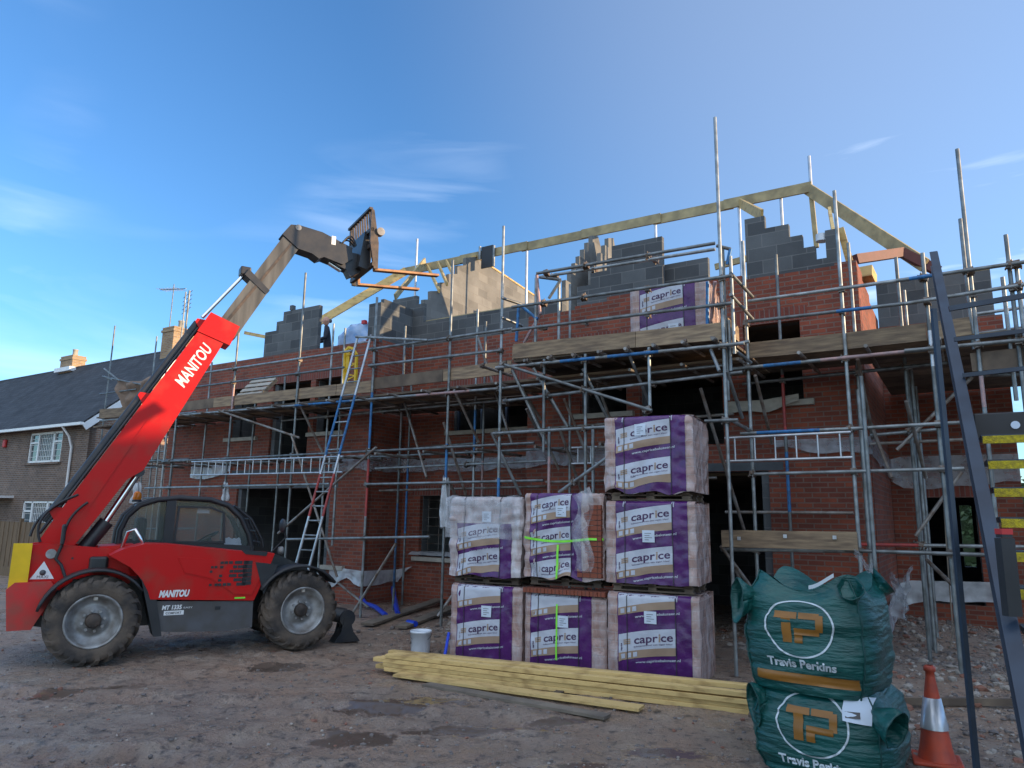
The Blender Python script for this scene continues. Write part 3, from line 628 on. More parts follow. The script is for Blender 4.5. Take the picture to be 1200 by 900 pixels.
mb = MB(); mb.tube(S(-18.6, -5.9, 11.5), S(-16.7, -5.9, 11.25), .02, 5)
for k in range(8): mb.tube(S(-18.5+k*.2, -6.15, 11.48-k*.026), S(-18.5+k*.2, -5.65, 11.48-k*.026), .01, 4)
for k in range(5): mb.tube(S(-17.3, -6.2, 11.0-k*.18), S(-16.2, -5.9, 11.1-k*.18), .012, 4)
mb.build('antenna_elements', M['galv'], ae)
# fence in front of the neighbour
fe = thing('timber_fence', S(-20, 1.2, 0), 'brown closeboard timber fence behind the red telehandler', 'fence')
for i in range(14):
    a = -36+i*1.83
    mb = MB()
    for k in range(13): mb.box(S(a+.08+k*.14, 1.2+.012*(k % 2), .78), (.13, .02, 1.5), (EV, NV, Z))
    mb.build('fence_panel', M['fence'], fe)
    MB().box(S(a-.03, 1.2, .8), (.09, .09, 1.66), (EV, NV, Z)).build('fence_post', M['fence'], fe)
MB().box(S(-23.3, 1.2, .12), (26, .05, .28), (EV, NV, Z)).build('gravel_board', M['fence'], fe)

def leaves(mb, c, rad, n, size, rnd, squash=1):
    for i in range(n):
        while True:
            p = Vector((rnd.uniform(-1, 1), rnd.uniform(-1, 1), rnd.uniform(-1, 1)))
            if p.length < 1: break
        p = p.normalized()*(p.length**.5); q = Vector(c)+Vector((p.x*rad[0], p.y*rad[1], p.z*rad[2]))
        a = Vector((rnd.uniform(-1, 1), rnd.uniform(-1, 1), rnd.uniform(-1, 1))).normalized(); b_ = a.orthogonal().normalized(); s_ = size*rnd.uniform(.6, 1.3)
        mb.add([q-a*s_, q+b_*s_*.5, q+a*s_, q-b_*s_*.5], [(0, 1, 2, 3)])
    return mb
rnd = random.Random(3)
sh = thing('shrub', S(-23.6, -1.0, 0), 'dark green leafy shrub growing against the brown brick house above the fence', 'shrub')
mb = MB()
for k in range(9): leaves(mb, S(-23.9+rnd.uniform(-.9, .9), -1.1+rnd.uniform(-.4, .4), 1.4+rnd.uniform(-.3, .6)), (.5, .5, .45), 260, .06, rnd)
mb.build('foliage', M['leaf'], sh); MB().tube(S(-23.6, -1.0, 0), S(-23.6, -1.1, 1.5), .05, 8).build('stem', M['bark'], sh)
# bare winter tree seen beyond the roof
def bare_tree(base_, h, seed, label, spread=.55, group=None):
    rd = random.Random(seed); t = thing('bare_tree', base_, label, 'tree', group); tr = MB(); tw = MB()
    def br(p, d, l, r, lev):
        pts = [p]; dd = d.copy(); n = 4
        for i in range(n):
            dd = (dd+Vector((rd.uniform(-.2, .2), rd.uniform(-.2, .2), rd.uniform(-.05, .15)))).normalized(); pts.append(pts[-1]+dd*l/n)
        (tr if lev < 2 else tw).path(pts, [r*(1-.5*i/n) for i in range(n+1)], 6 if lev < 2 else 3)
        if lev >= 5: return
        for k in range(3 if lev < 4 else 4):
            q = pts[rd.randint(2, n)]; nd = (dd+Vector((rd.uniform(-1, 1), rd.uniform(-1, 1), rd.uniform(-.3, .7)))*spread*1.3).normalized()
            br(q, nd, l*rd.uniform(.55, .75), r*.5, lev+1)
    br(Vector(base_), Vector((0, 0, 1)), h*.42, h*.02, 0)
    tr.build('trunk', M['bark'], t); tw.build('crown', M['bark'], t)
    return t
bt = W(1022, 300, -26); bare_tree(S(bt[0]-.5, -26, 0), 12.6, 5, 'bare winter tree whose twigs show beyond the right end of the roof')
hg = thing('hedge', S(6, -24, 0), 'dark hedge far behind the unfinished house, seen through its right doorway', 'hedge')
mb = MB(); rh = random.Random(21)
for k in range(40): leaves(mb, S(-12+k*.9, -24, 1.9), (.8, .7, 2.2), 260, .16, rh)
mb.build('foliage', M['leaf'], hg); MB().grid(90, 8, lambda u, v: S(-12+36*u, -24.6+.5*noise.noise(Vector((u*30, v*3, 1))), 3.6*v+.4*noise.noise(Vector((u*40, 1, 2)))*v)).build('foliage', M['leaf'], hg)
# terrace and trees across the way on the right, out of frame: they shade the lower part of the site
opp = thing('brick_house', Vector((38, -4, 0)), 'long brick terrace beyond the right of the site', 'house')
pv = Vector((-sd.y, sd.x, 0)).normalized(); pd = Vector((sd.x, sd.y, 0)).normalized()
OC = Vector((-4.3, 11, 0))+pd*42
OH = 9.55
for nm, a, c, dd, z0, z1 in (('wall', -24, 30, 4, 0, 6.5),):
    MB().box(OC+pd*4+pv*3+Z*3.2, (8, 54, 6.9), (pd, pv, Z)).build('wall', M['oldbrick'], opp)
MB().prism([(-.6, 6.6), (4, OH), (8.6, 6.6)], lambda u, v: OC+pd*u+pv*(-24.3)+Z*v, lambda u, v: OC+pd*u+pv*30.3+Z*v).build('roof', M['slate'], opp)
for k in range(6):
    for z in (1.2, 4.0):
        MB().box(OC-pd*.03+pv*(-20+k*8.5)+Z*(z+.6), (.1, 1.8, 1.2), (pd, pv, Z)).build('window', M['white'], opp)

# ------------------------------------------------------------------ scaffolding
TR = .0242
def pole(parent, nm, p, q, bands=None, m='galv', r=TR):
    """tube p->q (world); bands: (t0,t1,material) painted lengths"""
    p = Vector(p); q = Vector(q); mats = [M[m]]; mb = MB(); cuts = [(0, 1, 0)]
    if bands:
        cuts = []; t = 0
        for a, c, k in bands:
            if a > t: cuts.append((t, a, 0))
            mats.append(M[k]); cuts.append((a, c, len(mats)-1)); t = c
        if t < 1: cuts.append((t, 1, 0))
    for a, c, i in cuts: mb.tube(p.lerp(q, a), p.lerp(q, c), r, 10, i, caps=(a == 0 or c == 1))
    return mb.build(nm, mats, parent)
cpl = MB(); cpl.box((0, 0, 0), (.075, .085, .075)).box((.0, .062, 0), (.03, .05, .045)).tube((-.015, .05, -.055), (-.015, .05, .055), .011, 6).tube((.04, -.03, -.045), (.04, .05, -.045), .009, 6)
cplme = cpl.mesh('coupler', M['coupler'])
ringme = MB().tube((0, -.035, 0), (0, .035, 0), .034, 10).box((.03, 0, .03), (.035, .03, .04)).mesh('coupler', M['coupler'])
ncp = {}
def coupler(parent, p, me_=None, rz=None):
    k = parent.name; ncp[k] = ncp.get(k, 0)+1
    if ncp[k] > 98: return
    o = bpy.data.objects.new('coupler', me_ or cplme); COL.objects.link(o); o.parent = parent; o.location = world_of(parent).inverted() @ Vector(p)
    o.rotation_euler = (random.uniform(-.3, .3), random.uniform(-.3, .3), (rz if rz is not None else -AF)+random.choice((0, math.pi, 0, math.pi/2)))
scf = thing('scaffold', S(2, 1.3, 0), 'long galvanised tube scaffold with timber toe boards across the front of the unfinished house', 'scaffold')
bay = thing('scaffold', S(6.4, 2.0, 0), 'projecting loading platform of the scaffold, above the tallest stack of brick packs', 'scaffold')
# (survey x,y on the pole, n, y of top, y of bottom or None=ground, bands as survey y ranges)
def std(parent, x, y, n, yt, yb=None, bands=None, m='galv', nm='upright'):
    s_, _, _ = W(x, y, n); zt = W(x, yt, n)[2]; zb = W(x, yb, n)[2] if yb else -.05
    if yb is None: zb = bump_h(*S(s_, n).xy)-.02
    bb = None
    if bands: bb = [(max(0, (W(x, b_, n)[2]-zb)/(zt-zb)), min(1, (W(x, a, n)[2]-zb)/(zt-zb)), k) for a, b_, k in bands][::-1]
    bb = [q for q in bb if q[1] > q[0]] if bb else None
    pole(parent, nm, S(s_, n, zb), S(s_, n, zt), bb, m)
    if yb is None: MB().box(S(s_, n, zb+.015), (.15, .15, .012), (EV, NV, Z)).build('base_plate', M['coupler'], parent)
    return s_
O1 = [std(scf, 270, 500, 1.3, 380, bands=[(455, 490, 'tpink')]),
      std(scf, 349, 450, 1.3, 322), std(scf, 434, 500, 1.3, 350, bands=[(460, 525, 'tblue'), (538, 605, 'tred')]),
      std(scf, 525, 480, 1.3, 306, bands=[(520, 560, 'tblue')]), std(scf, 586, 480, 1.3, 266, bands=[(490, 560, 'tblue')]),
      std(scf, 879, 480, 1.3, 281), std(scf, 990, 400, 1.3, 221), std(scf, 1085, 340, 1.3, 296, bands=[(388, 430, 'alu')]),
      std(scf, 1139, 340, 1.3, 171, bands=[(440, 478, 'tpink')]), std(scf, 1186, 340, 1.3, 274), std(scf, 1199, 380, 1.3, 315), std(scf, 212, 440, 1.3, 343)]
std(scf, 1134, 340, 1.15, 255, 410); std(scf, 1181, 380, 1.0, 324, 470)
std(scf, 1013, 560, 1.15, 456); std(scf, 1018, 560, 1.45, 440, 668)
IN = [std(scf, 245, 460, .3, 425), std(scf, 388, 430, .3, 380), std(scf, 402, 430, .35, 385, 640), std(scf, 470, 500, .3, 383, bands=[(590, 690, 'tblue'), (440, 510, 'tpink')]),
      std(scf, 480, 500, -.55, 400, bands=[(545, 625, 'tblue')]), std(scf, 558, 440, .3, 363, bands=[(480, 530, 'tblue')]), std(scf, 568, 440, -.2, 377, bands=[(540, 600, 'tpink')]),
      std(scf, 668, 360, .3, 333), std(scf, 912, 350, .3, 298, bands=[(440, 510, 'tred'), (530, 600, 'tblue')]), std(scf, 998, 340, .3, 284), std(scf, 1054, 350, .3, 301), std(scf, 1062, 370, -.4, 340),
      std(scf, 1074, 560, -.6, 430), std(scf, 1082, 560, -1.3, 452), std(scf, 330, 500, .3, 440), std(scf, 297, 500, .3, 446, 600)]
def led(parent, a, b_, n, n2=None, nm='ledger', m='galv', bands=None, r=TR, cp=True):
    p = W(*a, n); q = W(*b_, n if n2 is None else n2); o = pole(parent, nm, P3(p), P3(q), bands, m, r)
    return p, q
LED = [((190, 541), (626, 519), 1.36, None), ((204, 546), (660, 525), .36, None), ((170, 572), (386, 567), 1.36, None), ((428, 567.5), (637, 563), 1.36, None),
       ((336, 632), (503, 629), 1.36, None), ((205, 487), (587, 455), 1.36, [(.45, .62, 'tblue'), (.8, .93, 'tpink')]), ((587, 455), (858, 427), 1.36, None), ((225, 454), (403, 430.5), 1.36, None), ((432, 428.5), (587, 410.5), 1.36, None),
       ((225, 439), (413, 411), 1.36, None), ((417, 394.5), (501, 398.7), 1.45, None), ((432, 409.5), (601, 385), 1.36, None),
       ((853, 433), (1086, 409.5), 1.36, [(.2, .4, 'tblue'), (.5, .9, 'tpink')]), ((1060, 411), (1215, 397), 1.40, None), ((877, 353), (1066, 327), 1.36, None), ((1050, 329), (1215, 305), 1.40, [(.1, .35, 'tblue')]), ((877, 377), (1075, 354), 1.36, [(.55, .75, 'tblue')]), ((1060, 356), (1215, 331), 1.40, None),
       ((868, 508), (1004, 502), 1.36, [(.15, .7, 'tblue')]), ((985, 503), (1215, 490), 1.40, None), ((884, 555.5), (1130, 549), 1.36, None), ((845, 644), (1005, 646), 1.36, None), ((990, 645), (1215, 652), 1.40, None), ((1002, 638), (1215, 641), .4, [(0, .4, 'tred')]),
       ((1020, 510), (1110, 502), .4, None), ((1145, 368), (1215, 358), -.6, None), ((1145, 391), (1215, 382), -.6, None), ((1150, 419), (1215, 411), -.6, None), ((1150, 440), (1215, 438), .4, None),
       ((440, 549), (640, 540), .36, None), ((330, 493), (600, 468), .36, None), ((640, 462), (870, 436), .36, None), ((870, 450), (1110, 425), .36, None), ((445, 529), (560, 519), -.6, None)]
ledz = []
for a, b_, n, bd in LED:
    p, q = led(scf, a, b_, n, bands=bd); ledz.append((p, q))
    for s_ in O1+IN:
        lo, hi = min(p[0], q[0]), max(p[0], q[0])
        if lo-.05 < s_ < hi+.05 and ((n > 1 and s_ in O1) or (n < 1 and s_ in IN)):
            t = (s_-p[0])/(q[0]-p[0]); coupler(scf, S(s_, n-.045, p[2]+(q[2]-p[2])*t))
for k in range(24):                       # transoms under the deck
    s_ = -6.9+k*.8
    if s_ > 11.6: break
    n0 = .1 if not (0 < s_ < 3.9) else -.9
    pole(scf, 'transom', S(s_, 1.62, 4.10), S(s_, n0, 4.10), None, 'galv2')
for k in range(12): s_ = -6.5+k*1.15; pole(scf, 'transom', S(s_, 1.5, 3.02), S(s_, .05, 3.02), None, 'galv2')
BR = [((256, 481), (351, 513), 1.42, 1.42), ((341, 508), (395, 676), 1.42, 1.0), ((441, 524), (326, 625), 1.42, 1.6), ((464, 637), (410, 724), 1.3, 1.3), ((396, 683), (432, 712), .6, .9),
      ((520, 495), (546, 580), 1.25, .5), ((532, 457), (561, 518), 1.25, .5), ((603, 441), (634, 492), 1.25, .5), ((617, 479), (637, 520), 1.5, .9), ((661, 467), (693, 545), 1.5, .9), ((638, 459), (668, 503), 1.2, .4),
      ((821, 455), (872, 621), 1.5, .4), ((1005, 421), (1023, 514), 1.3, .3), ((1127, 553), (1073, 628), .5, .5), ((1139, 442), (1051, 527), .5, .5), ((1086, 656), (1122, 691), .5, 1.0),
      ((845, 640), (905, 722), 1.5, .6), ((857, 655), (872, 690), 1.3, 1.0), ((525, 560), (560, 640), 1.2, .3), ((513, 722), (560, 655), 1.3, .9), ((346, 463), (385, 545), 1.3, .3), ((1155, 440), (1183, 425), .5, .5)]
BR += [((560, 395), (600, 520), .3, 1.2), ((700, 450), (740, 560), .5, 1.2), ((655, 500), (690, 600), 1.2, .4), ((472, 465), (500, 560), .4, 1.1), ((612, 455), (655, 550), 1.1, .3), ((885, 440), (905, 520), 1.3, .2), ((1010, 470), (1045, 560), .2, .9), ((1062, 470), (1085, 560), 1.0, .1)]
for a_, b2_ in (((445, 575), (640, 570)), ((640, 528), (760, 521)), ((640, 565), (840, 560)), ((850, 600), (1000, 601)), ((1020, 520), (1190, 512)), ((600, 505), (860, 485))): led(scf, a_, b2_, .2, m='galv2')
for a, b_, n, n2 in BR: led(scf, a, b_, n, n2, 'brace', 'galv2')
# toe boards, deck boards
def board(parent, nm, p, q, w_, h, m='board', up=Z): return MB().bar(p, q, w_, h, up).build(nm, M[m], parent)
TB = [(205, 478, 252, 472, 'darkboard'), (251, 472, 395, 457, 'board'), (395, 457, 436, 453, 'board'), (436, 450, 520, 440, 'darkboard'), (520, 440, 600, 430, 'board'), (878, 411, 990, 400, 'board'), (990, 400, 1086, 389, 'board'), (1086, 389, 1138, 382, 'board'), (1138, 425, 1215, 417, 'darkboard')]
for x0, y0, x1, y1, mm in TB: board(scf, 'toe_board', P3(W(x0, y0, 1.26)), P3(W(x1-.6, y1, 1.26)), .038, .225, mm)
zd = 4.185
for j, a in enumerate(np.arange(-7.2, 12.4, 3.9)):
    for i in range(5):
        n_ = 1.1-i*.232; a2 = min(a+3.88, 12.6)
        board(scf, 'deck_board', S(a+random.uniform(0, .04), n_, zd), S(a2, n_, zd+random.uniform(0, .01)), .222, .038, random.choice(('board', 'darkboard')))
for i in range(13): board(scf, 'deck_board', S(9.82, -.05-i*.225, zd-.012), S(12.9, -.05-i*.225, zd-.012), .215, .038, 'darkboard')
for i in range(5): board(scf, 'deck_board', S(.1, -.12-i*.21, zd), S(3.85, -.12-i*.21, zd), .2, .038, 'darkboard')
rb = board(scf, 'guard_board', P3(W(846, 631, 1.5)), P3(W(1005, 634, 1.5)), .04, .225)
for x in (866, 920, 978):
    MB().box(P3(W(x, 631+random.uniform(-4, 4), 1.535)), (.045, .012, .045), (EV, NV, Z)).build('washer', M['alu'], rb)
# loading platform
LB = [(586, 480, 2.00, 430), (637.5, 460, 2.00, 421), (686, 460, 2.00, 415), (761, 440, 2.00, 407), (851, 480, 2.00, 134), (643.5, 540, 1.8, 500), (695, 540, 1.8, 498)]
LS = []
for x, y, n, yt in LB: LS.append(std(bay, x, y, n, yt, 482 if x == 761 else (530 if x == 637.5 else None), bands=[(560, 625, 'tblue')] if x == 586 else ([(535, 600, 'tpink')] if x == 643.5 else None)))
std(bay, 855, 400, 1.90, 375, 435); std(bay, 847, 300, 1.90, 292, 470); std(bay, 858, 350, 1.9, 300, 415)
for s0_, x in ((0, 628), (1, 655)): std(bay, x, 350, 1.90 if s0_ == 0 else 1.70, 326, 402, m='galv')
for a, b_, n, bd in (((581, 431), (872, 402), 2.06, [(.3, .45, 'tblue'), (.5, .7, 'tblue')]), ((600, 360), (858, 323), 2.06, None), ((600, 387), (858, 355), 2.06, None), ((629, 320.5), (838, 285), 2.00, None), ((632, 325), (838, 292), 1.70, None),
                     ((578, 508), (713, 500), 2.06, None), ((826, 493.5), (865, 492), 2.06, None), ((590, 427), (764, 481), 2.12, None), ((655, 577), (720, 530), 2.40, None), ((590, 470), (870, 436), 1.9, None)):
    p, q = led(bay, a, b_, n, bands=bd)
    for s_ in LS[:5]:
        if min(p[0], q[0])-.05 < s_ < max(p[0], q[0])+.05: coupler(bay, S(s_, n-.045, p[2]+(q[2]-p[2])*(s_-p[0])/(q[0]-p[0])))
ZT0 = W(602, 412, 1.96)[2]
for s_ in [4.35+k*.42 for k in range(10)]:
    z = ZT0-.22; pole(bay, 'transom', S(s_, 2.18, z), S(s_, 1.2, z), None, 'galv2'); coupler(bay, S(s_, 2.10, z), ringme)
for a, b_, n, n2 in (((600, 433), (640, 520), 2.00, 1.6), ((625, 431), (665, 500), 2.00, 1.6), ((683, 432), (712, 490), 2.00, 1.6), ((737, 415), (762, 475), 2.00, 1.4), ((833, 410), (843, 435), 2.00, 2.2), ((848, 400), (880, 425), 2.00, 1.4),
                     ((856, 320), (882, 348), 2.00, 1.3), ((856, 345), (882, 374), 2.00, 1.3), ((588, 349), (615, 358), 2.00, 1.6), ((588, 372), (612, 382), 2.00, 1.6), ((855, 405), (878, 400), 2.00, 2.00), ((856, 492), (880, 505), 2.00, 1.3), ((576, 507), (610, 580), 2.00, 1.5), ((852, 435), (870, 490), 2.00, 1.4)): led(bay, a, b_, n, n2, 'brace', 'galv')
s0, s1 = W(601, 412, 1.96)[0], W(848, 389, 1.96)[0]
board(bay, 'toe_board', P3(W(602, 412, 1.96)), P3(W(745, 398, 1.96)), .038, .24); board(bay, 'toe_board', P3(W(745.6, 398, 1.96)), P3(W(847, 388, 1.96)), .038, .24)
board(bay, 'toe_board', S(s1+.03, 1.90, ZT0), S(s1+.03, 1.35, ZT0), .038, .225); board(bay, 'toe_board', S(s0-.03, 1.90, ZT0), S(s0-.03, 1.35, ZT0), .038, .225)
for i in range(6): board(bay, 'deck_board', S(s0, 1.82-i*.232, ZT0-.15), S(s1, 1.82-i*.232, ZT0-.15), .224, .038, 'darkboard')
# swing-up loading gate: two trapezoid end frames (painted) and the rails above
for xs4, mm in ((((613, 402), (608, 350), (632, 381), (608, 350)), 'tblue'),):
    led(bay, (605, 400), (608, 357), 1.90, 1.90, 'gate_frame', 'tblue'); led(bay, (610, 358), (630, 374), 1.90, 1.90, 'gate_frame', 'tblue'); led(bay, (629, 322), (633, 368), 1.90, 1.90, 'gate_frame', 'tpink'); led(bay, (633, 325), (657, 328), 1.80, 1.80, 'gate_frame', 'galv')
    led(bay, (657, 328), (643, 350), 1.80, 1.80, 'gate_frame', 'galv'); led(bay, (633, 368), (614, 402), 1.80, 1.80, 'gate_frame', 'tpink')
led(bay, (840, 288), (856, 292), 1.90, 1.9, 'gate_frame', 'galv'); led(bay, (856, 292), (852, 310), 1.9, 1.9, 'gate_frame', 'tblue'); led(bay, (829, 395), (829, 330), 1.90, 1.90, 'gate_frame', 'tblue'); led(bay, (838, 330), (832, 390), 2.2, 1.80, 'gate_frame', 'tpink')
# side scaffold between the two houses
sd2 = thing('scaffold', S(-8.3, -1, 0), 'tube scaffold up the left end of the unfinished house, behind the red boom', 'scaffold')
for x, n, yt in ((183, .6, 470), (201, 0, 455), (213, -.6, 500), (176, -.3, 500), (222, -2.2, 480), (190, 1.3, 488)):
    std(sd2, x, 560, n, yt)
for a, b_, n, n2 in (((160, 541), (222, 538), .6, .6), ((160, 549), (225, 545), 0, 0), ((160, 505), (228, 498), 0, 0), ((165, 517), (228, 508), -1, -1), ((160, 584), (228, 583), 0, 0), ((160, 620), (228, 619), 0, 0), ((160, 489), (230, 483), .8, .8), ((163, 530), (226, 528), -1.6, -1.6)): led(sd2, a, b_, n, n2)
for a, b_ in (((186, 497), (226, 600)), ((188, 545), (215, 585)), ((226, 500), (206, 560)), ((181, 510), (170, 545))): led(sd2, a, b_, 0, -.6, 'brace', 'galv2')
for i in range(4): board(sd2, 'deck_board', S(-8.9+i*.24, 1.2, 4.1), S(-8.9+i*.24, -5, 4.1), .22, .04, 'darkboard')
# platform with netting by the neighbour's gable
sd3 = thing('scaffold', S(-12.5, -1, 0), 'small scaffold platform with brown netting against the neighbouring gable wall', 'scaffold')
std(sd3, 129, 430, -1, 383); std(sd3, 180, 430, -1.5, 395); std(sd3, 214, 380, -2.6, 343, 520); std(sd3, 195, 430, -1.5, 418, 520)
for a, b_ in (((120, 441), (172, 452)), ((117, 462), (160, 456)), ((122, 432), (140, 446)), ((122, 441), (132, 445)), ((117, 493), (215, 485)), ((170, 458), (205, 455))): led(sd3, a, b_, -1, -1)
board(sd3, 'toe_board', P3(W(117, 485, -.95)), P3(W(148, 483, -.95)), .04, .3, 'board'); board(sd3, 'toe_board', P3(W(148, 483, -.95)), P3(W(215, 474, -.95)), .04, .3, 'darkboard')
for i in range(4): board(sd3, 'deck_board', P3(W(117, 490, -1.2-i*.24)), P3(W(205, 484, -1.2-i*.24)), .22, .04, 'darkboard')
nc = [P3(W(x, y, -1.05)) for x, y in ((135, 441), (183, 437), (146, 487), (168, 474))]
def netf(u, v):
    p = nc[0].lerp(nc[1], u).lerp(nc[2].lerp(nc[3], u), v)
    return p+NV*(.14*noise.noise(Vector((u*3, v*4, 2)))+.07*math.sin(u*17+v*4))-Z*(.22*math.sin(math.pi*u)*(1-v))
nn_ = MB().grid(30, 24, netf).build('netting', M['net'], None, origin=nc[0]); tag(nn_, 'brown debris netting sagging from the scaffold platform beside the neighbouring gable', 'netting')
# couplers along the deck ledger that carry nothing else
for k in range(10): coupler(sd2, P3(W(170+k*6, 540, .4)))

# ------------------------------------------------------------------ ladders
def ladder(name, label, p, q, width, side, bands=None, r=.019, step=.27, rung_m='galv', group=None):
    t = thing(name, p, label, 'ladder', group); d = (q-p); n = max(2, int(d.length/step)); side = side.normalized()
    for sg in (-.5, .5): pole(t, 'stile', p+side*width*sg, q+side*width*sg, bands, 'alu', r)
    for k in range(n):
        c = p+d*((k+.5)/n); MB().tube(c-side*width*.5, c+side*width*.5, r*.65, 8).build('rung', M[rung_m], t)
    return t
pb, pt = P3(W(357, 654, 2.1)), P3(W(427, 394, 1.42)); dirn = (pb-pt).normalized(); foot = pb+dirn*((pb.z-.05)/-dirn.z if dirn.z < 0 else 0)
tot = (pt-foot).length
def tb(y, x=400):
    a = (355-(0)); k = (y-394)/(654-394); return 1-(k*(pb-pt).length)/tot
ladder('ladder', 'leaning pole ladder with blue and red painted stiles, up to the scaffold deck', foot, pt, .36, EV, [(tb(608), tb(560), 'tred'), (tb(538), tb(468), 'tblue')], .024, .27)
def hladder(label, a, b_, h, n):
    p = P3(W(*a, n)); q = P3(W(*b_, n)); return ladder('ladder', label, p, q, h, Z, None, .018, .25, 'alu')
hladder('long aluminium ladder hung flat on its side under the left stretch of the scaffold', (224, 549), (402, 544), .30, 1.5)
hladder('aluminium ladder hung on its side below the scaffold, above the right doorway', (850, 527), (998, 521), .32, 1.5)
hladder('short piece of aluminium ladder hung behind the uprights, left of the tallest brick stack', (670, 534), (700, 533), .26, 1.0)
yg = thing('ladder_gate', P3(W(411, 455, 1.1)), 'yellow plastic ladder gate standing at the top of the leaning ladder', 'gate')
c = [(403.5, 456), (404.5, 412), (409, 407), (413, 408), (418, 416), (416, 457)]
P = [W(x, y, 1.2) for x, y in c]
mb = MB()
for i in range(6): mb.bar(P3(P[i]), P3(P[(i+1) % 6]), .045, .05, NV)
mb.build('gate_frame', M['yellow'], yg)
mb = MB()
for i in range(6):
    y0 = 414+i*7; mb.bar(P3(W(405, y0+4, 1.2)), P3(W(416, y0+(5 if i % 2 else -1), 1.2)), .02, .035, NV)
mb.box(P3(W(406.5, 432, 1.2)), (.10, .02, .85), (EV, NV, Z)).build('infill', M['yellow'], yg)

# ------------------------------------------------------------------ wooden pallet leaning on the scaffold deck
def pallet(t, x0, y0, z0, w_, d_, ax, nm='pallet', m='board', h=.12, blocks=3):
    """pallet as one part of t: deck slats on blocks; ax=(x,y,z) axes, corner at x0,y0,z0 world"""
    c = Vector((x0, y0, z0)); mb = MB()
    for k in range(7): mb.box(c+ax[0]*(w_*(k+.5)/7)+ax[1]*d_/2+ax[2]*(h-.01), (w_/7*.72, d_, .02), ax)
    for j in range(3):
        mb.box(c+ax[0]*w_/2+ax[1]*(d_*(.06+.44*j))+ax[2]*(h-.035), (w_, .09, .02), ax); mb.box(c+ax[0]*w_/2+ax[1]*(d_*(.06+.44*j))+ax[2]*.01, (w_, .09, .02), ax)
        for i in range(blocks): mb.box(c+ax[0]*(w_*(.06+.44*i))+ax[1]*(d_*(.06+.44*j))+ax[2]*.055, (.10, .09, .07), ax)
    return mb.build(nm, M[m], t)
pl = thing('wooden_pallet', P3(W(298, 463, .9)), 'empty slatted wooden pallet propped on edge on the left scaffold deck', 'pallet')
a, b_, c_ = P3(W(276, 465, 1.0)), P3(W(314, 461, 1.0)), P3(W(284, 446, .55)); ux = (b_-a).normalized(); uy = (c_-a); uy = (uy-ux*uy.dot(ux)).normalized(); uz = ux.cross(uy)
for k in range(4): MB().box(a+ux*.43+uy*(.05+k*.17), (.86, .11, .022), (ux, uy, uz)).build('slat', M['stone'], pl)
for k in range(3): MB().box(a+ux*(.05+k*.38)+uy*.3-uz*.05, (.08, .62, .08), (ux, uy, uz)).build('bearer', M['board'], pl)
# rags tied round the uprights
def rag(x, y, n, h, w_, label, seed):
    p = P3(W(x, y, n))
    def f(u, v):
        a = u*2*math.pi; r = w_*(.35+.65*v*(1-.4*v))*(1+.5*noise.noise(Vector((math.cos(a)*1.5+seed, math.sin(a)*1.5, v*3))))
        r *= 1+.25*math.sin(a*5+seed)
        return p+Vector((math.cos(a)*r+.25*w_*v, math.sin(a)*r, -h*v+.1*h*noise.noise(Vector((a, seed, 1)))))
    o = MB().grid(40, 14, f).build('rag', M['polyw'], None, origin=p); tag(o, label, 'rag')
rag(522, 560, 1.3, .85, .13, 'torn white rag tied to the scaffold upright left of the brick packs', 1)
rag(265, 565, 1.3, .4, .10, 'small white rag tied round the scaffold upright above the machine cab', 4)
rag(162, 566, 1.3, .5, .16, 'white rag hanging on the horizontal tube behind the machine boom', 8)

# ------------------------------------------------------------------ telehandler (x forward, y left, z up)
TH = R(31.22); T0 = Vector((-4.547, 10.815, 0))
tx = Vector((math.cos(TH), math.sin(TH), 0)); ty = Vector((-math.sin(TH), math.cos(TH), 0))
def T(x, y, z): return T0+tx*x+ty*y+Z*z
TA = (tx, ty, Z)
def LY(px, py, yl):
    d = ray(px, py); t = (yl-(CAM-T0).dot(ty))/d.dot(ty); p = CAM+d*t-T0; return (p.dot(tx), p.z)
tel = thing('telehandler', T0, 'red telescopic handler with its boom raised to the roof and forks out', 'telehandler', rz=0)
def plate(nm, pts, y0, y1, mt, parent=None, bevel=.012, sub=None):
    return MB().prism(pts, lambda u, v: T(u, y0, v), lambda u, v: T(u, y1, v)).build(nm, M[mt] if isinstance(mt, str) else mt, parent or tel, bevel=bevel)
# chassis and rear frame
plate('chassis', [(-1.95, .45), (-1.6, .38), (1.5, .38), (1.75, .5), (1.75, .8), (.9, .95), (-1.2, 1.0), (-2.05, .9)], -.42, .42, 'blkmetal')
rf = [(-2.12, .78), (-2.14, 1.44), (-1.93, 1.47), (-1.2, 1.40), (-.95, 1.25), (-.9, .95), (-1.4, .8), (-1.62, .62), (-1.75, .50)]
for y0, y1 in ((-.50, -.40), (.22, .32)): plate('rear_frame', rf, y0, y1, 'red')
cwp = [(-2.20, .43), (-2.26, .92), (-2.18, 1.0), (-1.80, 1.0), (-1.72, .90), (-1.95, .43)]
plate('counterweight', cwp, -.62, .55, 'reddirt', bevel=.05)
MB().box(T(-2.15, -.56, 1.2), (.20, .02, .55), TA).build('warning_strip', M['yellow'], tel)
tri = MB(); pc = LY(50, 671, -.51); tri.add([T(pc[0]-.13, -.508, pc[1]-.08), T(pc[0]+.13, -.508, pc[1]-.08), T(pc[0], -.508, pc[1]+.14)], [(0, 1, 2)]); to = tri.build('warning_triangle', M['white'], tel)
mb = MB(); mb.lathe([(.035, 0), (.035, .004), (0, .004)], T(pc[0], -.512, pc[1]), -ty, 12); put_text(mb, 'MAXI', lambda u, v: T(pc[0]-.06+u, -.513, pc[1]-.07+v), .05, width=.12); mb.build('pictogram', M['grey'], to)
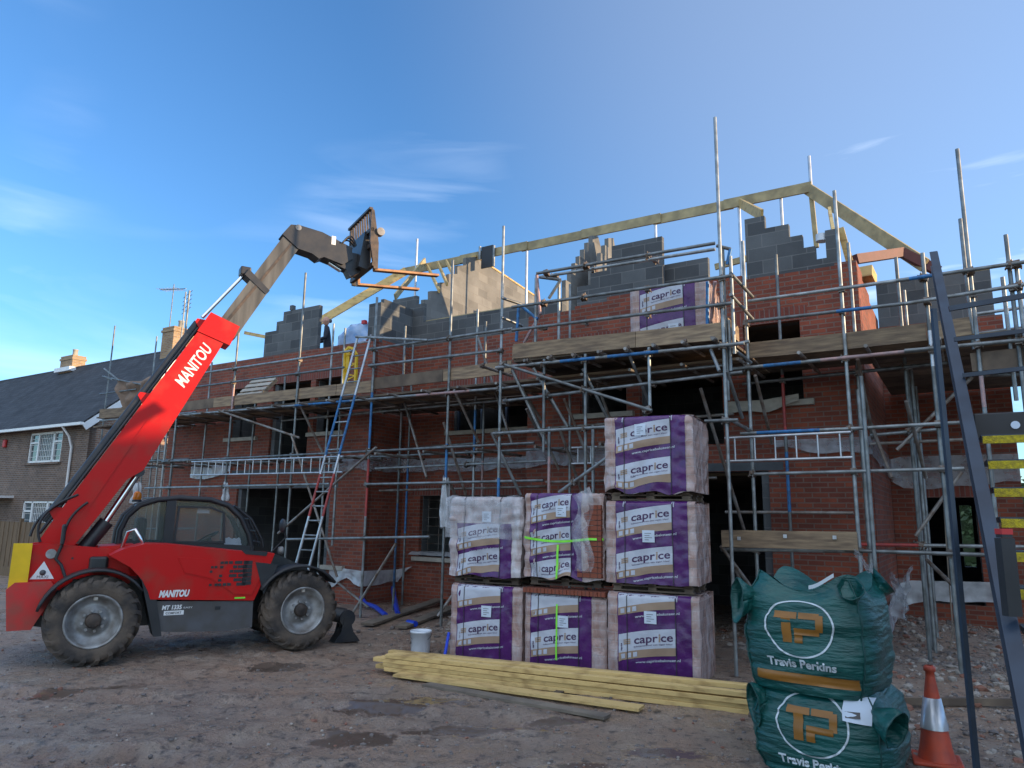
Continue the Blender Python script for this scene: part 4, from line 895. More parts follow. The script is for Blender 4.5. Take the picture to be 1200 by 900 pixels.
MB().tube(T(-1.84, -.52, 1.34), T(-1.84, .34, 1.34), .06, 20).build('boom_pivot', M['rim'], tel)
for x, z, r in ((-1.55, 1.0, .022), (-1.68, 1.13, .014), (-1.60, 1.28, .014), (-1.72, .86, .03), (-1.5, 1.1, .012)): MB().tube(T(x, -.505, z), T(x, -.49, z), r, 10).build('bolt_hole', M['blk'], tel)
# boom: outer section
BY = -.12; BW = .17
def LN(x, y, o=0): return LY(x, y, BY-BW+o)
bo = [LN(*q) for q in ((247, 366), (280, 383), (268, 403), (262, 402), (168, 551), (149, 562), (115, 605), (84, 643), (60, 672), (40, 672), (36, 650), (48, 630), (67, 603), (240, 378))]
boom = plate('boom', bo, BY-BW, BY+BW, 'red', bevel=.018)
bA, bB = LN(67, 603), LN(240, 378)
BL = math.dist(bA, bB); dx, dz = (bB[0]-bA[0])/BL, (bB[1]-bA[1])/BL
def B(a, b_, y=BY): return T(bA[0]+dx*a+dz*b_, y, bA[1]+dz*a-dx*b_)   # a along the boom's top edge, b_ down from it
def AB(x, y): q = LN(x, y); u, v = q[0]-bA[0], q[1]-bA[1]; return (u*dx+v*dz, u*dz-v*dx)
def bplate(nm, pts, y0, y1, mt, parent=boom, bevel=.008): return MB().prism(pts, lambda u, v: B(u, v, y0), lambda u, v: B(u, v, y1)).build(nm, M[mt], parent, bevel=bevel)
bplate('collar', [AB(231, 388), AB(247, 366), AB(281, 383), AB(269, 405)], BY-BW-.02, BY+BW+.02, 'red')
TA0, TB0 = AB(215, 455); TB0 += .0; TW = math.dist(AB(215, 455), AB(248, 408)); put = MB(); put_text(put, 'MANITOU', lambda u, v: B(TA0+u, TB0-v, BY-BW-.006), .235, shear=.22, bold=.005, width=TW); put.build('lettering', M['white'], boom)
mb = MB(); mb.prism([(.1, .24), (1.7, .18), (1.7, .20), (.1, .27)], lambda u, v: B(u, v, BY-BW-.001), lambda u, v: B(u, v, BY-BW-.012)); mb.build('pressed_rib', M['red'], boom)
# inner sections
g0, g1 = LY(345, 263, BY), LY(275, 382, BY)
ip = [LY(x, y, BY) for x, y in ((246, 381), (330, 276), (352, 288), (281, 385))]
inner = plate('inner_boom', [LY(246, 390, BY-.115), LY(332, 277, BY-.115), LY(351, 290, BY-.115), LY(276, 396, BY-.115)], BY-.115, BY+.115, 'boomgrey')
q = [LY(285, 324, BY), LY(290, 318, BY), LY(314, 343, BY), LY(309, 347, BY)]
plate('boom_band', q, BY-.13, BY+.13, 'blkmetal', inner, .004)
plate('wear_strip', [LY(264, 376, BY-.12), LY(341, 284, BY-.12), LY(343, 286, BY-.12), LY(267, 378, BY-.12)], BY-.122, BY+.122, 'rust', inner, .002)
# extension ram on top, long black hose tube along the boom
MB().tube(T(*[LY(237, 372, BY)[0], BY, LY(237, 372, BY)[1]]), T(LY(288, 320, BY)[0], BY, LY(288, 320, BY)[1]), .028, 12).build('ram_rod', M['chrome'], boom)
MB().box(T(LY(287, 319, BY)[0], BY, LY(287, 319, BY)[1]), (.16, .2, .14), TA).build('ram_bracket', M['blkmetal'], boom, bevel=.02)
mb = MB(); mb.tube(B(-.15, -.07, BY), B(BL-.02, -.075, BY), .062, 16); mb.tube(B(-.3, -.03, BY-.08), B(BL-.1, -.03, BY-.08), .02, 8); mb.tube(B(-.3, -.03, BY+.08), B(BL-.1, -.03, BY+.08), .02, 8); mb.build('telescope_cylinder', M['blkmetal'], boom)
for a in (BL-.04, BL-1.4, .0): MB().prism([(a-.09, .03), (a, -.12), (a+.05, -.12), (a+.12, .03)], lambda u, v: B(u, v, BY-.075-.03), lambda u, v: B(u, v, BY-.075)).build('lug', M['red'], boom)
# hoses at the boom foot
for k, (a, b_, c) in enumerate((((-1.6, 2.05), (-2.05, 1.95), (-2.1, 1.55)), ((-1.62, 2.1), (-2.15, 1.85), (-1.98, 1.48)), ((-1.5, 2.0), (-1.75, 1.8), (-1.72, 1.5)))):
    pts = []
    for i in range(11): t = i/10; pts.append(T((1-t)**2*a[0]+2*t*(1-t)*b_[0]+t*t*c[0], BY-.12-.05*k, (1-t)**2*a[1]+2*t*(1-t)*b_[1]+t*t*c[1]))
    MB().path(pts, .017, 8).build('hose', M['blk'], boom)
# lift ram
a, b_, c = LY(100, 640, BY-.1), LY(129, 593, BY-.1), LY(163, 553, BY-.1)
def LB(x, y): q = LY(x, y, BY); return T(q[0], BY, q[1])
MB().tube(LB(97, 645), LB(125, 611), .095, 18).build('lift_cylinder', M['blkmetal'], tel)
MB().tube(LB(122, 614), LB(163, 553), .045, 16).build('lift_rod', M['chrome'], tel)
MB().tube(T(c[0], BY-.15, c[1]), T(c[0], BY+.15, c[1]), .07, 14).build('lift_pin', M['blkmetal'], tel)
# goose-neck head
hd = [LY(x, y, BY-.14) for x, y in ((331, 274), (341, 263), (352, 264), (378, 272), (412, 290), (414, 303), (402, 310), (380, 301), (374, 303), (366, 297), (349, 291))]
head = plate('boom_head', hd, BY-.14, BY+.14, 'blkmetal', bevel=.02)
c = LY(347, 270, BY); MB().tube(T(c[0], BY-.15, c[1]), T(c[0], BY+.15, c[1]), .05, 14).build('head_pin', M['rim'], head)
c = LY(388, 285, BY); MB().box(T(c[0], BY-.143, c[1]), (.09, .008, .15), (Vector(tx*.8-Z*.6*0), ty, Z)).build('sticker', M['white'], head)
plate('tilt_linkage', [LY(x, y, BY) for x, y in ((380, 303), (398, 296), (420, 300), (427, 312), (418, 322), (408, 326), (404, 318), (396, 314))], BY-.10, BY+.10, 'blkmetal', head, .01)
mb = MB(); mb.tube(T(*(lambda q: (q[0], BY, q[1]))(LY(385, 308, BY))), T(*(lambda q: (q[0], BY, q[1]))(LY(399, 317, BY))), .04, 12); mb.build('tilt_ram', M['chrome'], head)
for k in range(3):
    pts = []; A = LY(398, 288, BY); Bq = LY(405+2*k, 278-3*k, BY); Cq = LY(413, 292, BY)
    for i in range(9): t = i/8; pts.append(T((1-t)**2*A[0]+2*t*(1-t)*Bq[0]+t*t*Cq[0], BY-.1-.04*k, (1-t)**2*A[1]+2*t*(1-t)*Bq[1]+t*t*Cq[1]))
    MB().path(pts, .014, 6).build('hose', M['blk'], head)
# carriage: seen obliquely - a slatted guard above, a plate, two forks
CX = 2.22
ca = [(2.06, 6.05), (2.14, 6.05), (2.34, 6.75), (2.24, 6.95), (2.14, 6.75)]
def tilt(u, w_, yy):   # carriage plane: u across (y), w_ up the frame (leans slightly back)
    return T(CX-.10*w_+yy, u, 6.02+w_)
cr = MB()
car = thing('carriage', T0, None, None); car.parent = tel; car.location = (0, 0, 0)
for u in (-.58, .50): cr = MB().prism([(0, -.02), (.07, -.02), (.09, .45), (.02, 1.03), (-.03, 1.05), (-.06, .45)], lambda a_, b2, u=u: T(CX+a_-.06*b2, u, 5.98+b2*.98), lambda a_, b2, u=u: T(CX+a_-.06*b2, u+.05, 5.98+b2*.98)); cr.build('side_plate', M['rust'], car, bevel=.006)
for z in (.02, .36, .62, .99): MB().bar(tilt(-.58, z, 0), tilt(.55, z, 0), .06, .07 if z < .8 else .04).build('crossbar', M['rust'], car)
for k in range(9): u = -.46+k*.118; MB().bar(tilt(u, .62, .01), tilt(u, .99, .01), .022, .03).build('guard_bar', M['rust'], car)
plate('adapter', [(2.02, 6.02), (2.22, 5.98), (2.26, 6.62), (2.10, 6.66)], -.38, .2, 'blkmetal', car, .02)
MB().tube(T(2.30, -.62, 6.62), T(2.30, -.52, 6.62), .07, 14).build('hub', M['rim'], car)
for u in (-.50, .34):
    z0 = 5.96 if u < 0 else 5.93
    mb = MB(); mb.bar(T(CX+.02, u, z0+.55), T(CX+.05, u, z0), .05, .11, ty); mb.bar(T(CX+.03, u, z0+.0), T(CX+1.22, u, z0+.13), .11, .042)
    mb.build('fork', M['fork'], car, bevel=.006)
# engine cover on the near side
hood = [(-1.20, 1.33), (-1.05, 1.41), (-.80, 1.475), (-.5, 1.465), (.0, 1.41), (.45, 1.36), (.86, 1.335), (.80, 1.15), (.62, .70), (-.68, .77), (-.72, .88), (-.80, 1.02), (-.95, 1.18)]
def hoodf(u, v, y): return T(u, y, v)
hm = MB(); n = len(hood)
inset = [(u*.985-.003, .70+(v-.70)*.95+.02) for u, v in hood]
hm.prism(hood, lambda u, v: T(u, -.93, v), lambda u, v: T(u, -.36, v)); 
hobj = hm.build('engine_cover', M['red'], tel, bevel=.045)
hs = [(u, v) for u, v in [(-.40, 1.30), (.75, 1.20), (.66, .95), (.58, .78), (.35, .80), (.18, .92), (.02, 1.02), (-.30, 1.10)]]
MB().prism(hs, lambda u, v: T(u, -.945, v), lambda u, v: T(u, -.93, v)).build('pressed_panel', M['red'], hobj, bevel=.012)
plate('lower_panel', [(-.66, .745), (.62, .69), (.63, .34), (.30, .31), (-.45, .345), (-.58, .37)], -.90, -.40, 'grey', bevel=.03)
mb = MB(); lp = LY(183, 698, -.95); put_text(mb, 'MANITOU', lambda u, v: T(-.585+u, -.937, .795+v), .115, shear=.25, bold=.006, width=.37); mb.build('lettering', M['white'], hobj)
lw = bpy.data.objects['lower_panel']
mb = MB(); put_text(mb, 'MT 1335', lambda u, v: T(-.53+u, -.903, .63+v), .075, bold=.003, shear=.15, width=.24); mb.box(T(-.38, -.902, .585), (.24, .004, .055), TA); put_text(mb, 'EASY', lambda u, v: T(-.27+u, -.903, .635+v), .03, width=.11); mb.build('lettering', M['white'], lw)
mb = MB(); put_text(mb, 'COMFORT', lambda u, v: T(-.48+u, -.906, .570+v), .04, bold=.001, width=.19); mb.build('lettering', M['grey'], lw)
rg = random.Random(11); mb = MB()
for i in range(9):
    for j in range(6):
        if rg.random() < .25+.09*i: mb.box(T(-.03+i*.062+rg.uniform(-.01, .01), -.948, .93+j*.058+.0*i), (.030+.004*i, .006, .028+.002*i), TA)
for j in range(6): mb.box(T(.50+.0*j, -.948, .94+j*.055), (.12, .006, .05), TA)
mb.build('vent_decal', M['blk'], hobj)
MB().prism([(.62, 1.22), (.93, 1.18), (.86, .99), (.76, .78)], lambda u, v: T(u-.02, -.952, v), lambda u, v: T(u-.02, -.93, v)).build('intake_grille', M['blk'], hobj)
MB().prism([(.40, 1.385), (.76, 1.36), (.74, 1.30), (.46, 1.33)], lambda u, v: T(u, -.944, v), lambda u, v: T(u, -.93, v)).build('top_vent', M['blk'], hobj)
MB().box(T(.43, -.94, .745), (.14, .006, .02), TA).build('sticker', M['lime'], hobj)
MB().box(T(.16, -.905, .62), (.07, .008, .045), TA).build('latch', M['blk'], lw)
plate('battery_box', [(-1.35, 1.08), (-.9, 1.12), (-.9, 1.45), (-1.3, 1.42)], -.42, .30, 'red')
mb = MB(); mb.path([T(-1.05, -.5, 1.4), T(-1.0, -.6, 1.62), T(-.92, -.62, 1.66), T(-.82, -.62, 1.5), T(-.78, -.6, 1.40)], .022, 10); mb.build('exhaust', M['chrome'], tel)
# mudguards
def guard(cx, x0, x1, nm='mudguard'):
    mb = MB(); N2 = 16
    def f(u, v):
        a = x0+(x1-x0)*u; return T(cx+.64*math.cos(a), -1.04+.42*v, .53+.64*math.sin(a)*1.0+.0)
    o = mb.grid(N2, 2, f).build(nm, M['blk'], tel); o.modifiers.new('t', 'SOLIDIFY').thickness = .03
guard(-1.30, R(165), R(35)); guard(1.24, R(150), R(38))
for sg in (1,):
    for cx, a0, a1 in ((-1.30, 165, 35), (1.24, 150, 38)):
        o = MB().grid(16, 2, lambda u, v: T(cx+.64*math.cos(R(a0+(a1-a0)*u)), .62+.42*v, .53+.64*math.sin(R(a0+(a1-a0)*u)))).build('mudguard', M['blk'], tel); o.modifiers.new('t', 'SOLIDIFY').thickness = .03
plate('inner_arch', [(-.80, 1.0), (-.60, .3), (-.50, .3), (-.7, 1.2), (-.95, 1.25)], -.92, -.45, 'blk')
# cab on the far side: pillars follow the arched roof line
cp_ = [(-1.07, 1.36), (-1.06, 1.62), (-.99, 1.82), (-.84, 1.98), (-.62, 2.06), (-.33, 2.095), (.10, 2.08), (.36, 2.00), (.56, 1.82), (.70, 1.56), (.76, 1.32)]
cabt = thing('cab', T0, None, None); cabt.parent = tel; cabt.location = (0, 0, 0)
for y in (.10, .92): MB().path([T(u, y, v) for u, v in cp_], .042, 8).build('pillar_frame', M['blk'], cabt)
def strip(u, v):
    t = u*(len(cp_)-1); i = min(int(t), len(cp_)-2); f_ = t-i; a = cp_[i]; c = cp_[i+1]; return (a[0]+(c[0]-a[0])*f_, a[1]+(c[1]-a[1])*f_)
sk = MB().grid(24, 2, lambda u, v: T(strip(.28+u*.42, 0)[0], .1+.82*v, strip(.28+u*.42, 0)[1]+.02)).build('roof', M['blk'], cabt); sk.modifiers.new('t', 'SOLIDIFY').thickness = .04
MB().grid(16, 2, lambda u, v: T(strip(.70+u*.3, 0)[0]+.005, .13+.76*v, strip(.70+u*.3, 0)[1])).build('windscreen', M['cabglass'], cabt)
MB().grid(12, 2, lambda u, v: T(strip(u*.28, 0)[0]-.005, .13+.76*v, strip(u*.28, 0)[1])).build('rear_window', M['cabglass'], cabt)
for y in (.11, .91): MB().prism(cp_, lambda u, v: T(u, y, v), lambda u, v: T(u, y+.004, v)).build('side_window', M['cabglass'], cabt)
for y in (.10, .92):
    MB().box(T(-.43, y, 1.72), (.13, .05, .72), TA).build('door_pillar', M['blk'], cabt)
    MB().bar(T(-1.08, y, 1.42), T(.78, y, 1.33), .06, .14).build('sill_rail', M['blk'], cabt)
plate('cab_floor', [(-1.05, .62), (-1.05, 1.36), (.76, 1.30), (.8, .62)], .08, .95, 'red', cabt)
plate('window_surround', [(-.36, 1.44), (-.34, 1.98), (.12, 1.98), (.32, 1.90), (.36, 1.44), (.33, 1.44), (.29, 1.88), (.11, 1.95), (-.31, 1.95), (-.33, 1.47), (.33, 1.47), (.33, 1.44)], .07, .10, 'blk', cabt, 0)
MB().box(T(-.55, .5, 1.2), (.5, .5, .16), TA).box(T(-.78, .5, 1.5), (.14, .48, .6), TA).build('seat', M['blk'], cabt, bevel=.04)
MB().tube(T(.42, .5, 1.1), T(.18, .5, 1.5), .035, 10).lathe([(.17, 0), (.19, .015), (.17, .03), (.155, .015), (.17, 0)], T(.17, .5, 1.50), Vector(tx*-.5+Z*.86), 24).build('steering_wheel', M['blk'], cabt)
MB().box(T(.02, .13, 1.92), (.17, .01, .085), TA).build('sticker', M['paper'], cabt)
MB().box(T(-.1, .45, 2.0), (.4, .3, .07), TA).build('roof_lining', M['blk'], cabt, bevel=.02)
pc = [T(.36, .16, 1.40), T(.62, .16, 1.38), T(.60, .22, 1.50), T(.36, .24, 1.52)]
MB().grid(10, 8, lambda u, v: pc[0].lerp(pc[1], u).lerp(pc[3].lerp(pc[2], u), v)+Z*.03*noise.noise(Vector((u*5, v*5, 1)))).build('paper_bag', M['paper'], cabt)
mb = MB(); 
for i in range(3): mb.path([T(.45+.05*i, .12+i*.35, 2.0), T(.72+.03*i, .12+i*.35, 1.80), T(.90, .12+i*.35, 1.50), T(.93, .12+i*.35, 1.38)], .02, 6)
for v in (1.45, 1.62, 1.8): mb.tube(T(1.05-(v-1.1)*.5, .1, v), T(1.05-(v-1.1)*.5, .85, v), .012, 6)
mb.build('screen_guard', M['blk'], cabt)
bc = thing('beacon', T0, None, None); bc.parent = cabt; bc.location = (0, 0, 0)
MB().lathe([(.055, 0), (.06, .03), (.055, .09), (.03, .12), (0, .125)], T(-.86, .5, 2.06), Z, 16).build('lens', M['orange'], bc); MB().lathe([(0, 0), (.065, 0), (.065, .03), (.02, .035)], T(-.86, .5, 2.03), Z, 16).build('beacon_base', M['blk'], bc)
# mirrors
mb = MB(); mb.path([T(.86, -.6, 1.30), T(1.05, -.72, 1.55), T(1.0, -.75, 1.75)], .014, 6); mb.build('mirror_arm', M['blk'], tel)
MB().lathe([(0, -.02), (.085, -.015), (.10, .0), (.095, .02), (0, .03)], T(.98, -.76, 1.72), (tx+ty*.2).normalized(), 20).build('mirror', M['blk'], tel)
c = LY(74, 628, -.52)
MB().box(T(c[0], -.56, 1.58), (.05, .11, .27), TA).build('mirror', M['blk'], tel, bevel=.03)
MB().path([T(c[0], -.55, 1.45), T(c[0]-.05, -.55, 1.28), T(c[0]+.02, -.56, 1.2), T(c[0]+.10, -.58, 1.0)], .02, 8).build('mirror_arm', M['blk'], tel)
c = LY(113, 637, -.5); MB().box(T(c[0]+.05, -.5, 1.2), (.22, .14, .2), TA).build('valve_block', M['blkmetal'], tel, bevel=.03)
# front lamps and levers
mb = MB(); mb.lathe([(0, 0), (.05, 0), (.06, .05), (.05, .07), (0, .075)], T(.98, -.62, 1.36), tx, 14); mb.build('headlight', M['rim'], tel)
plate('front_cover', [(.80, 1.30), (1.05, 1.28), (1.45, 1.10), (1.75, .80), (1.70, .55), (.9, .6)], -.45, .45, 'blkmetal')
# stabiliser / front axle end with its foot
mb = MB(); mb.tube(T(1.55, -.55, .48), T(2.05, -.62, .38), .11, 16); mb.tube(T(2.05, -.74, .36), T(2.05, -.50, .36), .12, 18); st_ = mb.build('stabiliser', M['blkmetal'], tel)
MB().prism([(1.86, .02), (2.26, .02), (2.24, .05), (2.12, .20), (1.98, .20), (1.88, .05)], lambda u, v: T(u, -.74, v), lambda u, v: T(u, -.50, v)).build('foot_plate', M['blkmetal'], st_, bevel=.01)
for y in (-.75, -.62, -.49): MB().prism([(1.93, .05), (2.18, .05), (2.08, .38), (2.0, .38)], lambda u, v: T(u, y, v), lambda u, v: T(u, y+.02, v)).build('foot_bracket', M['blkmetal'], st_)
# wheels
def wheel(x, y, side, rad=.545, wd=.40, yaw=0):
    ax = (ty*side+tx*yaw).normalized(); c = T(x, y, rad)   # ax points outboard
    t = thing('wheel', T0, None, None); t.parent = tel; t.location = (0, 0, 0)
    r = rad; h = wd/2
    prof = [(r*.56, -h*.8), (r*.62, -h*.98), (r*.80, -h*1.02), (r*.88, -h*.92), (r*.91, -h*.7), (r*.92, 0), (r*.91, h*.7), (r*.88, h*.92), (r*.80, h*1.02), (r*.62, h*.98), (r*.56, h*.8)]
    tyre = MB().lathe(prof, c, ax, 56); e1 = tx if abs(yaw) < 1e-6 else (tx-ax*tx.dot(ax)).normalized(); e2 = ax.cross(e1)
    nl = 20
    for k in range(nl):
        for sg in (-1, 1):
            a0 = 2*math.pi*(k+(.5 if sg > 0 else 0))/nl; vs = []
            path = [(0.02, 0.0, 1.0), (.45, .16, .995), (.82, .30, .965), (1.03, .36, .87)]
            for (w_, da, rr) in path:
                for dd in (-.052, .052):
                    for hh in (0, 1):
                        ang_ = a0+da*1.0+dd; rad_ = r*(rr if hh else rr-.10); p = c+ax*(sg*h*w_)+(e1*math.cos(ang_)+e2*math.sin(ang_))*rad_; vs.append(p)
            fs = []
            for i in range(3):
                b_ = i*4; fs += [(b_+1, b_+3, b_+7, b_+5), (b_, b_+1, b_+5, b_+4), (b_+2, b_+6, b_+7, b_+3)]
            fs += [(0, 2, 3, 1), (12, 13, 15, 14)]
            tyre.add(vs, fs)
    tyre.build('tyre', M['rubber'], t)
    rp = [(r*.57, h*.82), (r*.60, h*.95), (r*.575, h*.98), (r*.54, h*.90), (r*.52, h*.55), (r*.44, h*.42), (r*.40, h*.30), (r*.33, h*.28), (r*.30, h*.40), (r*.16, h*.42), (r*.15, h*.62), (r*.12, h*.68), (0, h*.68)]
    rim = MB().lathe(rp, c, ax, 40).build('rim', M['rim'], t)
    nb_ = MB()
    for k in range(8):
        a = 2*math.pi*k/8+.2; nb_.tube(c+ax*h*.40+(e1*math.cos(a)+e2*math.sin(a))*r*.23, c+ax*h*.56+(e1*math.cos(a)+e2*math.sin(a))*r*.23, .02, 6)
    nb_.build('wheel_nuts', M['rim'], rim)
    nb_ = MB()
    for k in range(12):
        a = 2*math.pi*k/12; nb_.tube(c+ax*h*.60+(e1*math.cos(a)+e2*math.sin(a))*r*.115, c+ax*h*.70+(e1*math.cos(a)+e2*math.sin(a))*r*.115, .009, 6)
    nb_.build('hub_bolts', M['rust'], rim); MB().lathe([(r*.17, h*.425), (r*.165, h*.63), (r*.12, h*.69), (0, h*.69)], c, ax, 24).build('hub', M['rust'], rim)
    vp = c+ax*h*.75+e2*r*.50*(-1 if e2.z < 0 else 1); MB().box(vp, (.05, .04, .05), TA).build('valve', M['stone'], rim, bevel=.01)
wheel(-1.30, -.86, -1); wheel(1.26, -.86, -1, yaw=.12); wheel(-1.30, .86, 1); wheel(1.26, .86, 1)

# ------------------------------------------------------------------ packs of bricks
def pack(s0_, n0_, z0_, w_, d_, h_, seed, label, style, rot=R(-6), group='film-wrapped packs of bricks', pallet_h=.10):
    """s0_,n0_: left front bottom corner; style: dict(off, m)"""
    org = S(s0_, n0_, z0_); ca, sa = math.cos(rot), math.sin(rot)
    ex = EV*ca+NV*sa; ey = -(NV*ca-EV*sa)          # ey goes into depth
    rd = random.Random(seed); bul = style.get('bulge', 0)
    t = thing('brick_pack', org, label, 'brick pack', group)
    zb = pallet_h; H_ = h_-zb
    rough = style.get('rough', 1.0)
    def F(x, z, off=0):       # front face point; x 0..w, z 0..H
        q = Vector((x*3+seed*7, z*3, seed)); e = min(x, w_-x)
        y = .016*rough*noise.noise(q)+.007*rough*noise.noise(q*3.1)+.05*max(0, 1-e/.05)**2*.6
        tz = H_-z; y += .045*max(0, 1-tz/.04)**2
        if e < .16: y += .018*rough*noise.noise(Vector((x*2, z*11+seed, 3)))
        zz = z+(.035*rough*noise.noise(Vector((x*4, seed, 9)))*(1-z/H_)**3 if z < .2 else 0)
        return org+ex*(x+bul*math.sin(math.pi*z/H_)*(x-w_/2)*.1)+ey*(y-off)+Z*(zb+zz)
    def side(x0, sgn):
        def f(u, v):
            y = u*d_; z = v*H_; q = Vector((y*3+seed*3, z*3+5, seed+4)); o = .02*rough*noise.noise(q)+.012*rough*noise.noise(q*3)
            e = min(y, d_-y); o -= .04*max(0, 1-e/.05)**2*.6; o -= .045*max(0, 1-(H_-z)/.04)**2
            if e < 1e-4 and y < .5: return F(w_ if sgn > 0 else 0, z)
            return org+ex*(x0+sgn*o)+ey*y+Z*(zb+z)
        return f
    mb = MB(); mb.grid(44, 40, lambda u, v: F(u*w_, v*H_), uvs=(w_, H_))
    mb.grid(24, 30, side(w_, 1), uvs=(d_, H_)); mb.grid(24, 30, side(0, -1), uvs=(d_, H_)); mb.grid(6, 6, lambda u, v: org+ex*(w_*(1-u))+ey*d_+Z*(zb+v*H_), uvs=(w_, H_))
    mb.grid(24, 16, lambda u, v: (F(u*w_, H_) if v == 0 else org+ex*(u*w_)+ey*(v*d_)+Z*(zb+H_+.012*noise.noise(Vector((u*6+seed, v*6, 2))))), uvs=(w_, d_))
    mb.build('wrapped_bricks', M[style.get('wrap', 'wrap')], t)
    px0, px1 = style.get('px', (.15, .80)); px0 *= w_; px1 *= w_
    pz0, pz1 = style.get('pz', (.0, 1.0))
    pr = MB().grid(40, 44, lambda u, v: F(px0+(px1-px0)*u, H_*(pz0+(pz1-pz0)*v)+.0+(style.get('torn', 0)*noise.noise(Vector((u*5, 1, seed))) if v == 0 else 0), .006), uvs=(1, 1)).build('printed_cover', M['purple'], t)
    lx0, lx1 = px0+.012, px0+(px1-px0)*.79; lw_ = lx1-lx0
    zlo, zhi = H_*pz0, H_*pz1
    def lab(zc, k):
        """one printed panel; its foot at zc at the left, sloping up to the right"""
        sl_ = .10; hh = .215
        def zz(u, v): return zc+sl_*u*lw_/.6+.015*math.sin(u*3.1)+hh*v
        def ok(z): return max(zlo+.004, min(zhi-.004, z))
        if zz(.5, 1) < zlo+.05 or zz(.5, 0) > zhi-.05: return
        o = MB().grid(16, 8, lambda u, v: F(lx0+lw_*u, ok(zz(u, v)), .010)).build('logo_panel', M['lab'], t)
        o2 = MB().grid(16, 3, lambda u, v: F(lx0+lw_*u, ok(zz(u, -.42+.42*v)), .010)).build('tan_band', M['tan'], t)
        def fn(dx, dz, off=.013): 
            def g_(u, v): 
                uu = (dx+u)/lw_; return F(lx0+dx+u, ok(zz(uu, 0)+dz+v), off)
            return g_
        if zz(.5, .8) < zhi-.02 and zz(.5, .2) > zlo+.02:
            mb = MB(); wd = lw_*.70; x0_ = lw_*.27
            vs, fs = textmesh('capr', .13, 0, .002); vs2, fs2 = textmesh('ce', .13, 0, .002)
            w1 = max(v[0] for v in vs); w2 = max(v[0] for v in vs2); sc_ = (wd-.028)/(w1+w2+.012)
            g1 = fn(x0_, .075); mb.add([g1(v[0]*sc_, v[1]) for v in vs], fs); g2 = fn(x0_+w1*sc_+.034, .075); mb.add([g2(v[0]*sc_, v[1]) for v in vs2], fs2)
            mb.build('lettering', M['ink'], o)
            mb = MB(); g3 = fn(x0_+w1*sc_+.008, .075); vs3, fs3 = textmesh('i', .13, 0, .004); mb.add([g3(v[0], v[1]) for v in vs3], fs3)
            g4 = fn(lw_*.09, .085); 
            for r_ in range(3):
                a = [(0, r_*.022), (.085, r_*.022+.0), (.085, r_*.022+.016), (0, r_*.022+.016)]; mb.add([g4(*q) for q in a], [(0, 1, 2, 3)])
            mb.build('emblem', M['tan'], o)
            mb = MB(); put_text(mb, 'bakstenen met een eigen kleur', fn(x0_, .035), .028, width=lw_*.68); put_text(mb, 'caprice', lambda u, v: F(lx0+.045-v, ok(zz(0, 0)+.03+u), .013), .03, bold=.001); mb.build('lettering', M['ink'], o)
        if zz(.5, -.4) > zlo+.02 and zz(.5, 0) < zhi-.01:
            mb = MB()
            for k_ in range(3):
                g4 = fn(.03+k_*.075, -.072); mb.add([g4(*q) for q in ((0, 0), (.05, 0), (.05, .055), (0, .055))], [(0, 1, 2, 3)])
            mb.build('icons', M['lab'], o2)
        if zz(.5, -.85) > zlo+.01 and zz(.5, -.5) < zhi-.03:
            mb = MB(); put_text(mb, 'www.capricebaksteen.nl', fn(lw_*.30, -.155), .042, bold=.0008, width=lw_*.78); mb.build('lettering', M['lab'], pr)
    for k, zc in enumerate(style['labs']): lab(zc, k)
    if style.get('ticks', True):
        for xx in (lx0+lw_*.12, lx1+.0):
            MB().grid(1, 3, lambda u, v: F(xx+.01*u, H_-.07+.065*v, .012)).build('tick_mark', M['lab'], pr); MB().grid(1, 3, lambda u, v: F(xx+.02+.01*u, H_-.07+.065*v, .012)).build('tick_mark', M['lab'], pr)
    for xx in (px0+(px1-px0)*.13, px0+(px1-px0)*.79):
        mb = MB(); mb.grid(1, 30, lambda u, v: F(xx+.010*u, H_*v, .016)); mb.grid(1, 2, lambda u, v: org+ex*(xx+.010*u)+ey*(v*d_)+Z*(zb+H_+.016)); mb.build('strap', M['blackstrap'], t)
    lx, lz = style.get('paper', (.42, .62)); lx *= w_; lz *= H_
    pa = MB().grid(4, 4, lambda u, v: F(lx+.15*u, lz+.145*v+.0, .022)).build('paper_label', M['paper'], t)
    mb = MB()
    for k in range(4):
        g_ = lambda u, v, k=k: F(lx+.03+u, lz+.105-.026*k+v, .0245); wq = (.08, .06, .09, .05)[k]
        mb.add([g_(*q) for q in ((0, 0), (wq, 0), (wq, .006), (0, .006))], [(0, 1, 2, 3)])
    mb.build('print_lines', M['grey'], pa)
    # pallet
    pallet(t, *(org+ey*.09+ex*.06), w_-.12, d_-.14, (ex, ey, Z), h=zb, m='darkboard')
    return t, F, org, ex, ey, zb, H_, w_, d_
GZ = .0
N0 = 3.0
pack(6.92, N0-.05, -.03, 1.13, .9, 1.03, 1, 'bottom pack of the three-high stack of purple printed brick packs', dict(labs=(-.24, .29, .82), paper=(.42, .66), px=(.12, .92)), pallet_h=.03)
pack(6.91, N0-.04, 1.02, 1.13, .88, 1.10, 2, 'middle pack of the three-high stack, with a paper label between its two white logo panels', dict(labs=(.13, .63), paper=(.43, .50), px=(.12, .92), rough=1.4))
pack(6.90, N0-.04, 2.13, 1.14, .9, 1.06, 3, 'topmost pack of the three-high stack, with a paper label covering its upper logo', dict(labs=(.11, .58), paper=(.36, .74), px=(.13, .92), rough=1.9, torn=.03))
pack(4.60, N0+.1, -.03, 1.10, .9, 1.0, 4, 'bottom left pack under the milky wrapped one, with a single full logo panel', dict(labs=(-.32, .22, .74), paper=(.46, .58), px=(.10, .88)), pallet_h=.03)
